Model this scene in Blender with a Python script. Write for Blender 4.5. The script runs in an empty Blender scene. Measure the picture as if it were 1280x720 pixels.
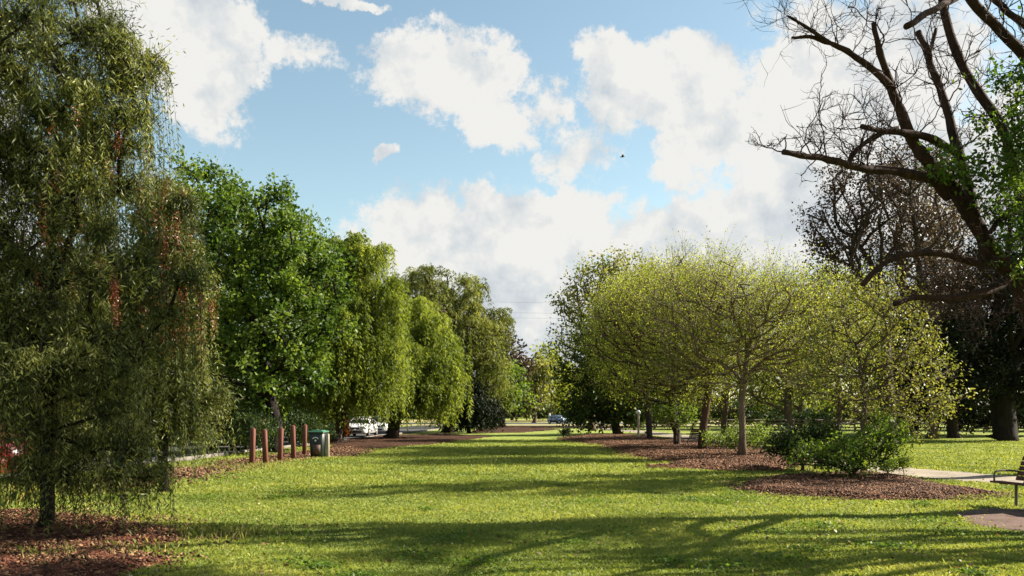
import bpy, math, random
import numpy as np
from mathutils import Vector, Matrix
R = math.radians
scene = bpy.context.scene
COL = scene.collection
rng = np.random.default_rng(11)
random.seed(11)

# ------------------------------------------------------------------ camera
F = 1280 * 32 / 36          # focal length in photograph pixels
H = 1.70                    # eye height
HOR = 517.0                 # horizon row in the photograph
cam = bpy.data.cameras.new("camera")
cam.lens = 32; cam.sensor_width = 36
cam.shift_y = (HOR - 360) / 1280
cam.clip_start = 0.1; cam.clip_end = 6000
camo = bpy.data.objects.new("camera", cam)
camo.location = (0, 0, H); camo.rotation_euler = (R(90), 0, 0)
COL.objects.link(camo); scene.camera = camo

# ------------------------------------------------------------------ sun, sky, exposure
SUN_EL, SUN_AZ = R(33), R(75)        # azimuth from +Y towards +X
S = Vector((math.sin(SUN_AZ) * math.cos(SUN_EL), math.cos(SUN_AZ) * math.cos(SUN_EL), math.sin(SUN_EL)))
sl = bpy.data.lights.new("sun", 'SUN')
sl.energy = 5.0; sl.angle = R(0.53); sl.color = (1.0, 0.91, 0.77)
so = bpy.data.objects.new("sun", sl); COL.objects.link(so)
so.rotation_euler = (-S).to_track_quat('-Z', 'Y').to_euler()
so.location = (30, 10, 40)
SKY_STRENGTH = 0.05
scene.view_settings.view_transform = 'Standard'
scene.view_settings.look = 'None'
scene.view_settings.exposure = 1.8
scene.view_settings.gamma = 1.0
scene.view_settings.use_curve_mapping = False
scene.render.engine = 'CYCLES'
cy = scene.cycles
cy.max_bounces = 6; cy.diffuse_bounces = 3; cy.glossy_bounces = 2
cy.transmission_bounces = 4; cy.transparent_max_bounces = 4
cy.caustics_reflective = False; cy.caustics_refractive = False
cy.use_denoising = True
try: cy.denoiser = 'OPENIMAGEDENOISE'
except Exception: pass

class NT:
    """small helper round a node tree"""
    def __init__(s, t): s.t = t; t.nodes.clear()
    def n(s, typ, ins=None, **kw):
        nd = s.t.nodes.new(typ)
        for k, v in kw.items(): setattr(nd, k, v)
        if ins:
            for k, v in ins.items():
                sk = nd.inputs[k]
                if isinstance(v, bpy.types.NodeSocket): s.t.links.new(v, sk)
                elif isinstance(v, bpy.types.Node): s.t.links.new(v.outputs[0], sk)
                else: sk.default_value = v
        return nd
    def m(s, op, a, b=None, c=None, clamp=False):
        nd = s.n('ShaderNodeMath', operation=op, use_clamp=clamp)
        for i, v in enumerate((a, b, c)):
            if v is None: continue
            if isinstance(v, (int, float)): nd.inputs[i].default_value = v
            else: s.t.links.new(v if isinstance(v, bpy.types.NodeSocket) else v.outputs[0], nd.inputs[i])
        return nd.outputs[0]
    def v(s, op, a, b=None):
        nd = s.n('ShaderNodeVectorMath', operation=op)
        for i, v in enumerate((a, b)):
            if v is None: continue
            if isinstance(v, tuple): nd.inputs[i].default_value = v
            else: s.t.links.new(v if isinstance(v, bpy.types.NodeSocket) else v.outputs[0], nd.inputs[i])
        return nd
    def ramp(s, fac, stops, interp='LINEAR'):
        nd = s.n('ShaderNodeValToRGB'); nd.color_ramp.interpolation = interp
        el = nd.color_ramp.elements
        while len(el) < len(stops): el.new(0.5)
        for e, (p, c) in zip(el, stops):
            e.position = p; e.color = (*c, 1) if len(c) == 3 else c
        s.t.links.new(fac if isinstance(fac, bpy.types.NodeSocket) else fac.outputs[0], nd.inputs[0])
        return nd.outputs[0]
    def mix(s, fac, a, b, blend='MIX'):
        nd = s.n('ShaderNodeMix', data_type='RGBA', blend_type=blend)
        for i, v in ((0, fac), (6, a), (7, b)):
            if isinstance(v, (int, float)): nd.inputs[i].default_value = v
            elif isinstance(v, tuple): nd.inputs[i].default_value = (*v, 1)
            else: s.t.links.new(v if isinstance(v, bpy.types.NodeSocket) else v.outputs[0], nd.inputs[i])
        return nd.outputs[2]

def smooth(t, x, lo, hi):
    nd = t.n('ShaderNodeMapRange', {'Value': x, 'From Min': lo, 'From Max': hi}, interpolation_type='SMOOTHSTEP')
    return nd.outputs[0]

def build_world():
    w = bpy.data.worlds.new("World"); scene.world = w; w.use_nodes = True
    t = NT(w.node_tree)
    sky = t.n('ShaderNodeTexSky', sky_type='NISHITA', sun_disc=False, sun_elevation=SUN_EL, sun_rotation=SUN_AZ,
              air_density=1.0, dust_density=0.6, ozone_density=1.6)
    tc = t.n('ShaderNodeTexCoord')
    d = t.v('NORMALIZE', tc.outputs['Generated']).outputs[0]
    sep = t.n('ShaderNodeSeparateXYZ', {0: d})
    az = t.m('ARCTAN2', sep.outputs[0], sep.outputs[1])
    el = t.m('ARCSINE', sep.outputs[2])
    # billow warp
    w1 = t.n('ShaderNodeTexNoise', {'Vector': d, 'Scale': 9.0, 'Detail': 9.0, 'Roughness': 0.62})
    w2 = t.n('ShaderNodeTexNoise', {'Vector': d, 'Scale': 34.0, 'Detail': 6.0, 'Roughness': 0.6})
    ae = t.n('ShaderNodeCombineXYZ', {0: az, 1: el}).outputs[0]
    c1 = t.v('SUBTRACT', w1.outputs['Color'], (.5, .5, .5)).outputs[0]
    c1 = t.v('MULTIPLY', c1, (.11, .085, 0)).outputs[0]
    c2 = t.v('SUBTRACT', w2.outputs['Color'], (.5, .5, .5)).outputs[0]
    c2 = t.v('MULTIPLY', c2, (.03, .03, 0)).outputs[0]
    p = t.v('ADD', t.v('ADD', ae, c1).outputs[0], c2).outputs[0]
    blobs = [(255, 75, 68, 88, 1), (195, 10, 90, 80, 1), (340, 62, 75, 24, .38), (425, -6, 60, 10, .8),
             (550, 95, 100, 58, 1), (612, 145, 62, 40, .9), (690, 130, 56, 26, .45),
             (835, 105, 105, 58, 1), (755, 70, 38, 40, .8), (890, 160, 80, 50, .9), (725, 190, 70, 26, .35),
             (600, 305, 150, 70, 1), (700, 290, 95, 60, 1), (480, 310, 60, 36, .55), (870, 295, 110, 50, .9),
             (620, 400, 330, 84, 1), (970, 275, 120, 62, .8), (850, 218, 36, 30, .55),
             (1060, 110, 160, 110, .85), (1040, 240, 150, 95, .85), (1180, 260, 150, 120, .85), (1300, 180, 80, 110, .6),
             (476, 204, 16, 15, .75), (1500, 300, 250, 160, .9), (-150, 250, 200, 150, .9), (900, 410, 400, 80, .8)]
    field = None
    for (bx, by, rx, ry, wt) in blobs:
        a = math.atan((bx - 640) / F); e = math.atan((HOR - by) / F * math.cos(a))
        q = t.v('SUBTRACT', p, (a, e, 0)).outputs[0]
        q = t.v('MULTIPLY', q, (F / rx, F / ry, 0)).outputs[0]
        ln = t.v('LENGTH', q).outputs['Value']
        val = t.m('MULTIPLY', t.m('SUBTRACT', 1.12, ln), wt)
        field = val if field is None else t.m('SMOOTH_MAX', field, val, 0.12)
    # generic cumulus for the rest of the dome (behind and beside the view)
    gen = t.n('ShaderNodeTexNoise', {'Vector': d, 'Scale': 3.2, 'Detail': 9.0, 'Roughness': 0.58})
    away = smooth(t, t.m('ABSOLUTE', az), .75, 1.1)
    gfield = t.m('MULTIPLY', t.m('SUBTRACT', gen.outputs[0], .52), 6.0)
    gfield = t.m('SUBTRACT', t.m('MULTIPLY', gfield, away), t.m('MULTIPLY', t.m('SUBTRACT', 1.0, away), 3.0))
    field = t.m('MAXIMUM', field, gfield)
    det = t.n('ShaderNodeTexNoise', {'Vector': d, 'Scale': 26.0, 'Detail': 12.0, 'Roughness': 0.7})
    field = t.m('ADD', field, t.m('MULTIPLY', t.m('SUBTRACT', det.outputs[0], .5), 1.5))
    mask = smooth(t, field, 0.02, 0.31)
    mask = t.m('MULTIPLY', mask, smooth(t, el, -0.02, 0.03))
    # tone of the cloud body: bright heads, blue-grey bellies
    n3 = t.n('ShaderNodeTexNoise', {'Vector': d, 'Scale': 13.0, 'Detail': 8.0, 'Roughness': 0.6})
    up = t.v('ADD', d, (.02, 0, .035)).outputs[0]
    n4 = t.n('ShaderNodeTexNoise', {'Vector': up, 'Scale': 13.0, 'Detail': 8.0, 'Roughness': 0.6})
    relief = t.m('SUBTRACT', n3.outputs[0], n4.outputs[0])
    tone = t.m('ADD', t.m('MULTIPLY', relief, 2.6), t.m('MULTIPLY', smooth(t, el, .02, .26), .45))
    tone = t.m('ADD', tone, .34)
    tone = t.m('ADD', tone, t.m('MULTIPLY', t.m('SUBTRACT', n3.outputs[0], .5), 1.2))
    k = 1 / (2 ** scene.view_settings.exposure * SKY_STRENGTH)
    ccol = t.ramp(tone, [(0.05, (.60, .65, .695)), (0.42, (.72, .755, .77)), (0.82, (.88, .875, .845))])
    ccol = t.v('MULTIPLY', ccol, (k, k, k)).outputs[0]
    sky2 = t.mix(1.0, sky.outputs[0], (1.36, 1.30, 1.05), 'MULTIPLY')
    col = t.mix(mask, sky2, ccol)
    bg = t.n('ShaderNodeBackground', {'Color': col, 'Strength': SKY_STRENGTH})
    out = t.n('ShaderNodeOutputWorld', {0: bg})
build_world()

# ------------------------------------------------------------------ helpers
def PX(px, py, d):
    """the point at distance d that the photograph shows at (px, py)"""
    return np.array([(px - 640) / F * d, d, H + (HOR - py) / F * d])
def GR(px, py):
    d = H * F / (py - HOR)
    return ((px - 640) / F * d, d)

def hgt(x, y):
    x = np.asarray(x, float); y = np.asarray(y, float)
    a = np.clip((90 - np.hypot(x, y)) / 50, 0, 1)
    return a * (0.018 * np.sin(x * .7 + .4 * y) + 0.016 * np.sin(y * .9 - .3 * x + 1.3) + .012 * np.sin(1.7 * x + 1.1 * y + 2.))

def link_mesh(name, verts, faces, mat, parent=None, tint=None, smooth_=False, mats=None, midx=None):
    me = bpy.data.meshes.new(name)
    verts = np.asarray(verts, np.float32); faces = np.asarray(faces, np.int32)
    n, k = faces.shape
    me.vertices.add(len(verts)); me.vertices.foreach_set('co', verts.ravel())
    me.loops.add(n * k); me.loops.foreach_set('vertex_index', faces.ravel())
    me.polygons.add(n); me.polygons.foreach_set('loop_start', np.arange(0, n * k, k, dtype=np.int32))
    try: me.polygons.foreach_set('loop_total', np.full(n, k, dtype=np.int32))
    except Exception: pass
    if smooth_: me.polygons.foreach_set('use_smooth', np.ones(n, bool))
    if tint is not None:
        at = me.attributes.new('tint', 'FLOAT', 'FACE'); at.data.foreach_set('value', np.asarray(tint, np.float32))
    for mm in (mats or [mat]): me.materials.append(mm)
    if midx is not None: me.polygons.foreach_set('material_index', np.asarray(midx, np.int32))
    me.update(calc_edges=True)
    o = bpy.data.objects.new(name, me); COL.objects.link(o)
    if parent is not None: o.parent = parent
    return o

def empty(name, loc, label, cat, group=None, rz=0):
    o = bpy.data.objects.new(name, None); o.empty_display_size = .3
    o.location = loc; o.rotation_euler = (0, 0, rz)
    COL.objects.link(o); tag(o, label, cat, group); return o
def tag(o, label=None, cat=None, group=None, kind=None):
    if label: o['label'] = label
    if cat: o['category'] = cat
    if group: o['group'] = group
    if kind: o['kind'] = kind
    return o
def dup(root, loc, rz=0, sc=(1, 1, 1), label=None):
    c = root.copy(); COL.objects.link(c); c.location = loc; c.rotation_euler = (0, 0, rz); c.scale = sc
    if label: c['label'] = label
    def rec(src, dst):
        for ch in list(src.children):
            k = ch.copy(); COL.objects.link(k); k.parent = dst; rec(ch, k)
    rec(root, c); return c

class MB:
    """collects tubes, boxes and loose faces of one mesh (quads)"""
    def __init__(s): s.v = []; s.f = []; s.n = 0
    def add(s, v, f):
        v = np.asarray(v, float).reshape(-1, 3); f = np.asarray(f, int)
        s.v.append(v); s.f.append(f + s.n); s.n += len(v)
    def tube(s, pts, rad, k=6, cap=True):
        pts = np.asarray(pts, float); n = len(pts)
        rad = np.broadcast_to(np.asarray(rad, float), (n,))
        tg = np.gradient(pts, axis=0); tg /= np.linalg.norm(tg, axis=1)[:, None] + 1e-9
        ref = np.array([1., 0, 0]) if abs(tg[0][0]) < .8 else np.array([0, 1., 0])
        a = np.linspace(0, 2 * np.pi, k, endpoint=False); rings = []
        for i in range(n):
            u = ref - tg[i] * (ref @ tg[i]); u /= np.linalg.norm(u) + 1e-9; ref = u
            w = np.cross(tg[i], u)
            rings.append(pts[i] + rad[i] * (np.cos(a)[:, None] * u + np.sin(a)[:, None] * w))
        V = np.concatenate(rings + [pts[:1], pts[-1:]])
        i0 = np.arange(k); i1 = (i0 + 1) % k; fs = []
        for i in range(n - 1):
            fs.append(np.stack([i * k + i0, i * k + i1, (i + 1) * k + i1, (i + 1) * k + i0], 1))
        if cap:
            b = n * k
            fs.append(np.stack([i1, i0, np.full(k, b), np.full(k, b)], 1)[:, :4])
            fs.append(np.stack([(n - 1) * k + i0, (n - 1) * k + i1, np.full(k, b + 1), np.full(k, b + 1)], 1))
        s.add(V, np.concatenate(fs))
    def box(s, c, size, rot=None, taper=(1, 1), bev=0.0):
        """a box with chamfered vertical edges when bev > 0"""
        sx, sy, sz = [q / 2 for q in size]
        M = np.eye(3) if rot is None else np.array(rot)
        if bev <= 0:
            b = np.array([[-sx, -sy], [sx, -sy], [sx, sy], [-sx, sy]])
        else:
            b = np.array([[-sx + bev, -sy], [sx - bev, -sy], [sx, -sy + bev], [sx, sy - bev], [sx - bev, sy], [-sx + bev, sy], [-sx, sy - bev], [-sx, -sy + bev]])
        k = len(b)
        rings = [(b * (1 if bev <= 0 else .97), -sz)] if bev > 0 else []
        zb = bev * .6
        lv = ([(b * (1 - zb / max(sx, sy)), -sz), (b, -sz + zb)] if bev > 0 else [(b, -sz)])
        tp = np.array(taper)
        lv += ([(b * tp, sz - zb), (b * tp * (1 - zb / max(sx, sy)), sz)] if bev > 0 else [(b * tp, sz)])
        V = []
        for bb, z in lv: V.append(np.c_[bb, np.full(k, z)])
        n = len(lv); V.append([[0, 0, -sz], [0, 0, sz]])
        V = np.concatenate(V) @ M.T + np.asarray(c, float)
        i0 = np.arange(k); i1 = (i0 + 1) % k; fs = []
        for i in range(n - 1): fs.append(np.stack([i * k + i0, i * k + i1, (i + 1) * k + i1, (i + 1) * k + i0], 1))
        if k == 4:
            fs.append(np.array([[3, 2, 1, 0]])); fs.append(np.array([[(n - 1) * 4 + q for q in range(4)]]))
        else:
            fs.append(np.array([[0, 7, 6, 5], [0, 5, 4, 3], [0, 3, 2, 1]])[:, ::1])
            o = (n - 1) * k; fs.append(np.array([[o, o + 1, o + 2, o + 3], [o, o + 3, o + 4, o + 5], [o, o + 5, o + 6, o + 7]]))
        s.add(V, np.concatenate(fs))
    def build(s, name, mat, parent=None, smooth_=False):
        V = np.concatenate(s.v); Fq = np.concatenate(s.f)
        # degenerate quads (a == b at the caps) become triangles through from_pydata
        me = bpy.data.meshes.new(name)
        tri = Fq[:, 2] == Fq[:, 3]
        if tri.any():
            fl = [list(q[:3]) if t_ else list(q) for q, t_ in zip(Fq.tolist(), tri)]
            me.from_pydata(V.tolist(), [], fl)
            if smooth_: me.polygons.foreach_set('use_smooth', np.ones(len(fl), bool))
            me.materials.append(mat); me.update()
            o = bpy.data.objects.new(name, me); COL.objects.link(o)
            if parent is not None: o.parent = parent
            return o
        bpy.data.meshes.remove(me)
        return link_mesh(name, V, Fq, mat, parent, smooth_=smooth_)

# ------------------------------------------------------------------ materials
def new_mat(name):
    m = bpy.data.materials.new(name); m.use_nodes = True
    return m, NT(m.node_tree)
def fin(t, sh, disp=None):
    o = t.n('ShaderNodeOutputMaterial', {0: sh})
def leaf_mat(name, stops, transl=0.42, spec=0.25, rough=0.5, tr_gain=1.35):
    m, t = new_mat(name)
    if name not in ('grass blade', 'tall grass blade', 'wood chip'): stops = [(p, tuple(c * .74 for c in q)) for p, q in stops]
    at = t.n('ShaderNodeAttribute', attribute_name='tint')
    col = t.ramp(at.outputs['Fac'], stops)
    b = t.n('ShaderNodeBsdfPrincipled', {'Base Color': col, 'Roughness': rough, 'Specular IOR Level': spec})
    tcol = t.mix(1.0, col, (tr_gain * 1.08, tr_gain, tr_gain * .55), 'MULTIPLY')
    tr = t.n('ShaderNodeBsdfTranslucent', {'Color': tcol})
    fin(t, t.n('ShaderNodeMixShader', {0: transl, 1: b, 2: tr})); return m
def bark_mat(name, c1, c2, scale=9):
    m, t = new_mat(name)
    tc = t.n('ShaderNodeTexCoord')
    mp = t.n('ShaderNodeMapping', {'Vector': tc.outputs['Object'], 'Scale': (1, 1, .22)})
    n1 = t.n('ShaderNodeTexNoise', {'Vector': mp, 'Scale': scale, 'Detail': 8., 'Roughness': .7})
    n2 = t.n('ShaderNodeTexNoise', {'Vector': tc.outputs['Object'], 'Scale': 1.7, 'Detail': 3.})
    f = t.m('ADD', t.m('MULTIPLY', n1.outputs[0], .75), t.m('MULTIPLY', n2.outputs[0], .25))
    col = t.ramp(f, [(.32, c1), (.62, c2)])
    bp = t.n('ShaderNodeBump', {'Height': n1.outputs[0], 'Strength': .9, 'Distance': .04})
    b = t.n('ShaderNodeBsdfPrincipled', {'Base Color': col, 'Roughness': .9, 'Specular IOR Level': .15, 'Normal': bp})
    fin(t, b); return m
def paint_mat(name, col, rough=.35, metal=0., coat=0., noise=.12, scale=6, spec=.5):
    m, t = new_mat(name)
    tc = t.n('ShaderNodeTexCoord')
    n1 = t.n('ShaderNodeTexNoise', {'Vector': tc.outputs['Object'], 'Scale': scale, 'Detail': 6., 'Roughness': .65})
    f = t.m('MULTIPLY', t.m('SUBTRACT', n1.outputs[0], .5), noise * 2)
    lo = tuple(c * (1 - noise) for c in col); hi = tuple(min(1, c * (1 + noise)) for c in col)
    c = t.ramp(n1.outputs[0], [(.3, lo), (.7, hi)])
    b = t.n('ShaderNodeBsdfPrincipled', {'Base Color': c, 'Roughness': rough, 'Metallic': metal, 'Coat Weight': coat, 'Specular IOR Level': spec})
    fin(t, b); return m
def wood_mat(name, c1, c2, axis=(12, 12, 1.2)):
    m, t = new_mat(name)
    tc = t.n('ShaderNodeTexCoord')
    mp = t.n('ShaderNodeMapping', {'Vector': tc.outputs['Object'], 'Scale': axis})
    n1 = t.n('ShaderNodeTexNoise', {'Vector': mp, 'Scale': 2.2, 'Detail': 8., 'Roughness': .65})
    col = t.ramp(n1.outputs[0], [(.3, c1), (.7, c2)])
    bp = t.n('ShaderNodeBump', {'Height': n1.outputs[0], 'Strength': .4, 'Distance': .01})
    b = t.n('ShaderNodeBsdfPrincipled', {'Base Color': col, 'Roughness': .75, 'Specular IOR Level': .25, 'Normal': bp})
    fin(t, b); return m

M = {}
M['pepper'] = leaf_mat('pepper leaf', [(0, (.026, .038, .009)), (.45, (.075, .10, .022)), (.74, (.27, .30, .08)), (1, (.54, .53, .21))], .34)
M['pepper_far'] = leaf_mat('weeping leaf', [(0, (.04, .066, .012)), (.45, (.155, .215, .030)), (1, (.40, .47, .085))], .5, .15)
M['olive'] = leaf_mat('olive weeping leaf', [(0, (.045, .062, .014)), (.5, (.14, .17, .036)), (1, (.33, .36, .10))], .45, .15)
M['deep'] = leaf_mat('deep green broad leaf', [(0, (.024, .054, .008)), (.5, (.085, .155, .021)), (1, (.22, .30, .05))], .44, .22, .5)
M['elm'] = leaf_mat('yellow green elm leaf', [(0, (.14, .195, .025)), (.5, (.265, .33, .047)), (1, (.44, .465, .10))], .55, .15)
M['lime'] = leaf_mat('fresh green leaf', [(0, (.065, .12, .016)), (.5, (.15, .25, .03)), (1, (.28, .36, .06))], .48, .2)
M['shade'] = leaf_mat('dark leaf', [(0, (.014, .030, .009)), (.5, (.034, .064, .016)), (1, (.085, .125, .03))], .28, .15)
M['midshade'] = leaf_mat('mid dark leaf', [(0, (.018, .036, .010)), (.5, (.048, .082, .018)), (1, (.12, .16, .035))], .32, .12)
M['black'] = leaf_mat('blackish evergreen leaf', [(0, (.007, .012, .006)), (.5, (.014, .024, .010)), (1, (.035, .045, .018))], .15, .08)
M['brown'] = leaf_mat('brown purple leaf', [(0, (.022, .015, .013)), (.5, (.055, .036, .029)), (1, (.13, .088, .06))], .25)
M['tan'] = leaf_mat('sparse khaki leaf', [(0, (.07, .055, .03)), (.5, (.13, .11, .055)), (1, (.2, .18, .09))], .4)
M['olivelit'] = leaf_mat('olive green leaf', [(0, (.075, .10, .018)), (.5, (.20, .225, .042)), (1, (.36, .36, .12))], .45, .3)
M['berry'] = leaf_mat('berry', [(0, (.16, .022, .012)), (1, (.36, .08, .03))], .1, .5, .4)
M['orange'] = leaf_mat('orange leaf', [(0, (.16, .05, .012)), (1, (.34, .13, .03))], .35)
M['bark_dark'] = bark_mat('dark bark', (.016, .011, .009), (.065, .046, .036))
M['bark'] = bark_mat('grey brown bark', (.035, .024, .017), (.145, .105, .075))
M['bark_pale'] = bark_mat('pale bark', (.05, .036, .025), (.20, .15, .105))
M['bark_red'] = bark_mat('red brown bark', (.020, .011, .009), (.105, .058, .043))
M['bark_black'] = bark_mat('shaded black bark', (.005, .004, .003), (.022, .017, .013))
M['bark_bare'] = bark_mat('dark red bark', (.009, .005, .004), (.052, .027, .020))
M['twig'] = bark_mat('twig', (.05, .03, .022), (.14, .095, .07), 30)

def lawn_mat():
    m, t = new_mat('lawn')
    tc = t.n('ShaderNodeTexCoord'); P = tc.outputs['Object']
    a = t.n('ShaderNodeTexNoise', {'Vector': P, 'Scale': .45, 'Detail': 5., 'Roughness': .6})
    b = t.n('ShaderNodeTexNoise', {'Vector': P, 'Scale': 7., 'Detail': 8., 'Roughness': .75})
    c = t.n('ShaderNodeTexNoise', {'Vector': P, 'Scale': 55., 'Detail': 4., 'Roughness': .7})
    f = t.m('ADD', t.m('MULTIPLY', a.outputs[0], .45), t.m('ADD', t.m('MULTIPLY', b.outputs[0], .35), t.m('MULTIPLY', c.outputs[0], .25)))
    col = t.ramp(f, [(.36, (.085, .118, .022)), (.5, (.178, .222, .044)), (.62, (.25, .275, .070)), (.74, (.34, .31, .12))])
    bp = t.n('ShaderNodeBump', {'Height': t.m('ADD', c.outputs[0], b.outputs[0]), 'Strength': .8, 'Distance': .05})
    s = t.n('ShaderNodeBsdfPrincipled', {'Base Color': col, 'Roughness': .95, 'Specular IOR Level': .1, 'Normal': bp})
    fin(t, s); return m
M['lawn'] = lawn_mat()
M['grass'] = leaf_mat('grass blade', [(0, (.075, .115, .020)), (.35, (.19, .238, .046)), (.8, (.305, .325, .082)), (1, (.46, .39, .17))], .42, .2, .6, 1.15)
M['tallgrass'] = leaf_mat('tall grass blade', [(0, (.08, .12, .02)), (.6, (.2, .22, .05)), (1, (.36, .31, .13))], .42)
def mulch_mat(name, cols, sc=26):
    m, t = new_mat(name)
    P = t.n('ShaderNodeTexCoord').outputs['Object']
    wv = t.n('ShaderNodeTexNoise', {'Vector': P, 'Scale': 9., 'Detail': 3.})
    pp = t.v('ADD', P, t.v('MULTIPLY', wv.outputs['Color'], (.12, .12, 0)).outputs[0]).outputs[0]
    vo = t.n('ShaderNodeTexVoronoi', {'Vector': pp, 'Scale': sc, 'Randomness': 1.})
    n = t.n('ShaderNodeTexNoise', {'Vector': P, 'Scale': 1.3, 'Detail': 6., 'Roughness': .6})
    sp = t.n('ShaderNodeSeparateXYZ', {0: vo.outputs['Color']})
    f = t.m('ADD', t.m('MULTIPLY', sp.outputs[0], .65), t.m('MULTIPLY', n.outputs[0], .5))
    col = t.ramp(f, [(.2, cols[0]), (.55, cols[1]), (.9, cols[2])])
    bp = t.n('ShaderNodeBump', {'Height': t.m('ADD', vo.outputs['Distance'], sp.outputs[1]), 'Strength': .9, 'Distance': .04})
    fin(t, t.n('ShaderNodeBsdfPrincipled', {'Base Color': col, 'Roughness': .95, 'Specular IOR Level': .1, 'Normal': bp})); return m
M['mulch'] = mulch_mat('bark mulch', [(.026, .010, .005), (.088, .037, .019), (.18, .092, .048)])
M['mulch_dark'] = mulch_mat('shaded dark mulch', [(.018, .009, .006), (.05, .023, .014), (.11, .06, .035)])  # mulch darkened, tree shade on the weeping tree bed put into its colour
M['mulch_red'] = mulch_mat('red mulch', [(.025, .009, .006), (.09, .030, .018), (.17, .068, .038)])
M['litter'] = mulch_mat('dry leaf litter', [(.06, .045, .02), (.15, .12, .045), (.27, .22, .09)])
M['chip'] = leaf_mat('wood chip', [(0, (.026, .011, .006)), (.55, (.092, .040, .020)), (1, (.25, .14, .075))], .05, .2, .8)
def stone_mat(name, c1, c2, sc=40, big=1.2):
    m, t = new_mat(name)
    P = t.n('ShaderNodeTexCoord').outputs['Object']
    a = t.n('ShaderNodeTexNoise', {'Vector': P, 'Scale': sc, 'Detail': 6., 'Roughness': .7})
    b = t.n('ShaderNodeTexNoise', {'Vector': P, 'Scale': big, 'Detail': 5.})
    f = t.m('ADD', t.m('MULTIPLY', a.outputs[0], .5), t.m('MULTIPLY', b.outputs[0], .5))
    col = t.ramp(f, [(.35, c1), (.65, c2)])
    bp = t.n('ShaderNodeBump', {'Height': a.outputs[0], 'Strength': .3, 'Distance': .01})
    fin(t, t.n('ShaderNodeBsdfPrincipled', {'Base Color': col, 'Roughness': .9, 'Specular IOR Level': .2, 'Normal': bp})); return m
M['path'] = stone_mat('gravel path', (.12, .10, .078), (.33, .28, .215))
M['asphalt'] = stone_mat('asphalt', (.035, .035, .037), (.075, .073, .072))
M['kerb'] = stone_mat('kerb concrete', (.10, .09, .08), (.20, .18, .155))
M['pinkpath'] = stone_mat('far pink path', (.22, .15, .115), (.33, .24, .19), 8, .3)
M['drygrass'] = stone_mat('dry verge', (.20, .17, .06), (.36, .29, .12), 3, .2)
M['brick'] = stone_mat('pad paving', (.06, .034, .027), (.14, .085, .066), 18, 2)

# ------------------------------------------------------------------ ground sheets
def axis_pts(lo, hi, fine_lo, fine_hi, step):
    mid = np.arange(fine_lo, fine_hi + step / 2, step)
    g = lambda a, b: a + np.sign(b - a) * (np.geomspace(step, abs(b - a) + step, 26) - step)
    L = g(mid[0], lo)[1:][::-1]; Rr = g(mid[-1], hi)[1:]
    return np.concatenate([L, mid, Rr])
def lawn():
    xs = axis_pts(-2500, 2500, -40, 40, .5); ys = axis_pts(-600, 3000, 4, 90, .5)
    X, Y = np.meshgrid(xs, ys); Z = hgt(X, Y)
    nx, ny = len(xs), len(ys); i = np.arange(nx * ny).reshape(ny, nx)
    Fq = np.stack([i[:-1, :-1], i[:-1, 1:], i[1:, 1:], i[1:, :-1]], -1).reshape(-1, 4)
    tag(link_mesh('ground', np.c_[X.ravel(), Y.ravel(), Z.ravel()], Fq, M['lawn'], smooth_=True), 'mown green park lawn', kind='structure')
lawn()

def poly_sd(x, y, poly):
    """signed distance, positive inside"""
    P = np.asarray(poly); x = x.ravel(); y = y.ravel()
    dmin = np.full(x.shape, 1e9); ins = np.zeros(x.shape, bool)
    for (x0, y0), (x1, y1) in zip(P, np.roll(P, -1, 0)):
        dx, dy = x1 - x0, y1 - y0
        tt = np.clip(((x - x0) * dx + (y - y0) * dy) / (dx * dx + dy * dy + 1e-12), 0, 1)
        dmin = np.minimum(dmin, np.hypot(x - x0 - tt * dx, y - y0 - tt * dy))
        c = ((y0 > y) != (y1 > y)) & (x < dx * (y - y0) / (dy + 1e-12) + x0); ins ^= c
    return np.where(ins, dmin, -dmin)
def wob(x, y, s=1.):
    return .5 * np.sin(x * 2.1 * s + 1.7 * np.sin(y * 1.3 * s)) + .5 * np.sin(y * 2.7 * s + 1.3 * np.sin(x * 1.9 * s + 1)) + .4 * np.sin(5.1 * s * x + 3.7 * s * y)
BEDS = []
def bed(name, label, px_poly, mat, cell, mound, wobble=.18, edge=.35):
    poly = np.array([GR(*p) for p in px_poly])
    lo = poly.min(0) - 1; hi = poly.max(0) + 1
    xs = np.arange(lo[0], hi[0], cell); ys = np.arange(lo[1], hi[1], cell)
    X, Y = np.meshgrid(xs, ys)
    sd = (poly_sd(X, Y, poly) + wobble * wob(X, Y).ravel()).reshape(X.shape)
    Z = hgt(X, Y) + np.where(sd > 0, .012 + mound * np.clip(sd / edge, 0, 1) ** .7 + .03 * mound / .08 * wob(X, Y, 2.3) * np.clip(sd / edge, 0, 1), np.maximum(sd, -.3) * .5 + .012)
    keep = sd > -cell * 1.6
    nx, ny = len(xs), len(ys); i = np.arange(nx * ny).reshape(ny, nx)
    Fq = np.stack([i[:-1, :-1], i[:-1, 1:], i[1:, 1:], i[1:, :-1]], -1).reshape(-1, 4)
    Fq = Fq[keep.ravel()[Fq].all(1)]
    used = np.unique(Fq); rm = np.zeros(nx * ny, int); rm[used] = np.arange(len(used))
    V = np.c_[X.ravel(), Y.ravel(), Z.ravel()][used]
    o = link_mesh(name, V, rm[Fq], mat, smooth_=True); tag(o, label, kind='structure')
    def height(x, y):
        s = poly_sd(x, y, poly) + wobble * wob(x, y).ravel()
        return s, hgt(x, y) + .012 + mound * np.clip(s / edge, 0, 1) ** .7
    BEDS.append((poly, wobble, height)); return poly, height
B_ELM = bed('mulch_bed', 'long bark mulch bed under the row of elms',
    [(700, 549), (735, 544), (800, 545), (850, 551), (900, 555), (985, 564), (1005, 578), (985, 589), (900, 588), (815, 586), (850, 579), (790, 570), (755, 557)], M['mulch'], .16, .10, .25, .6)
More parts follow.
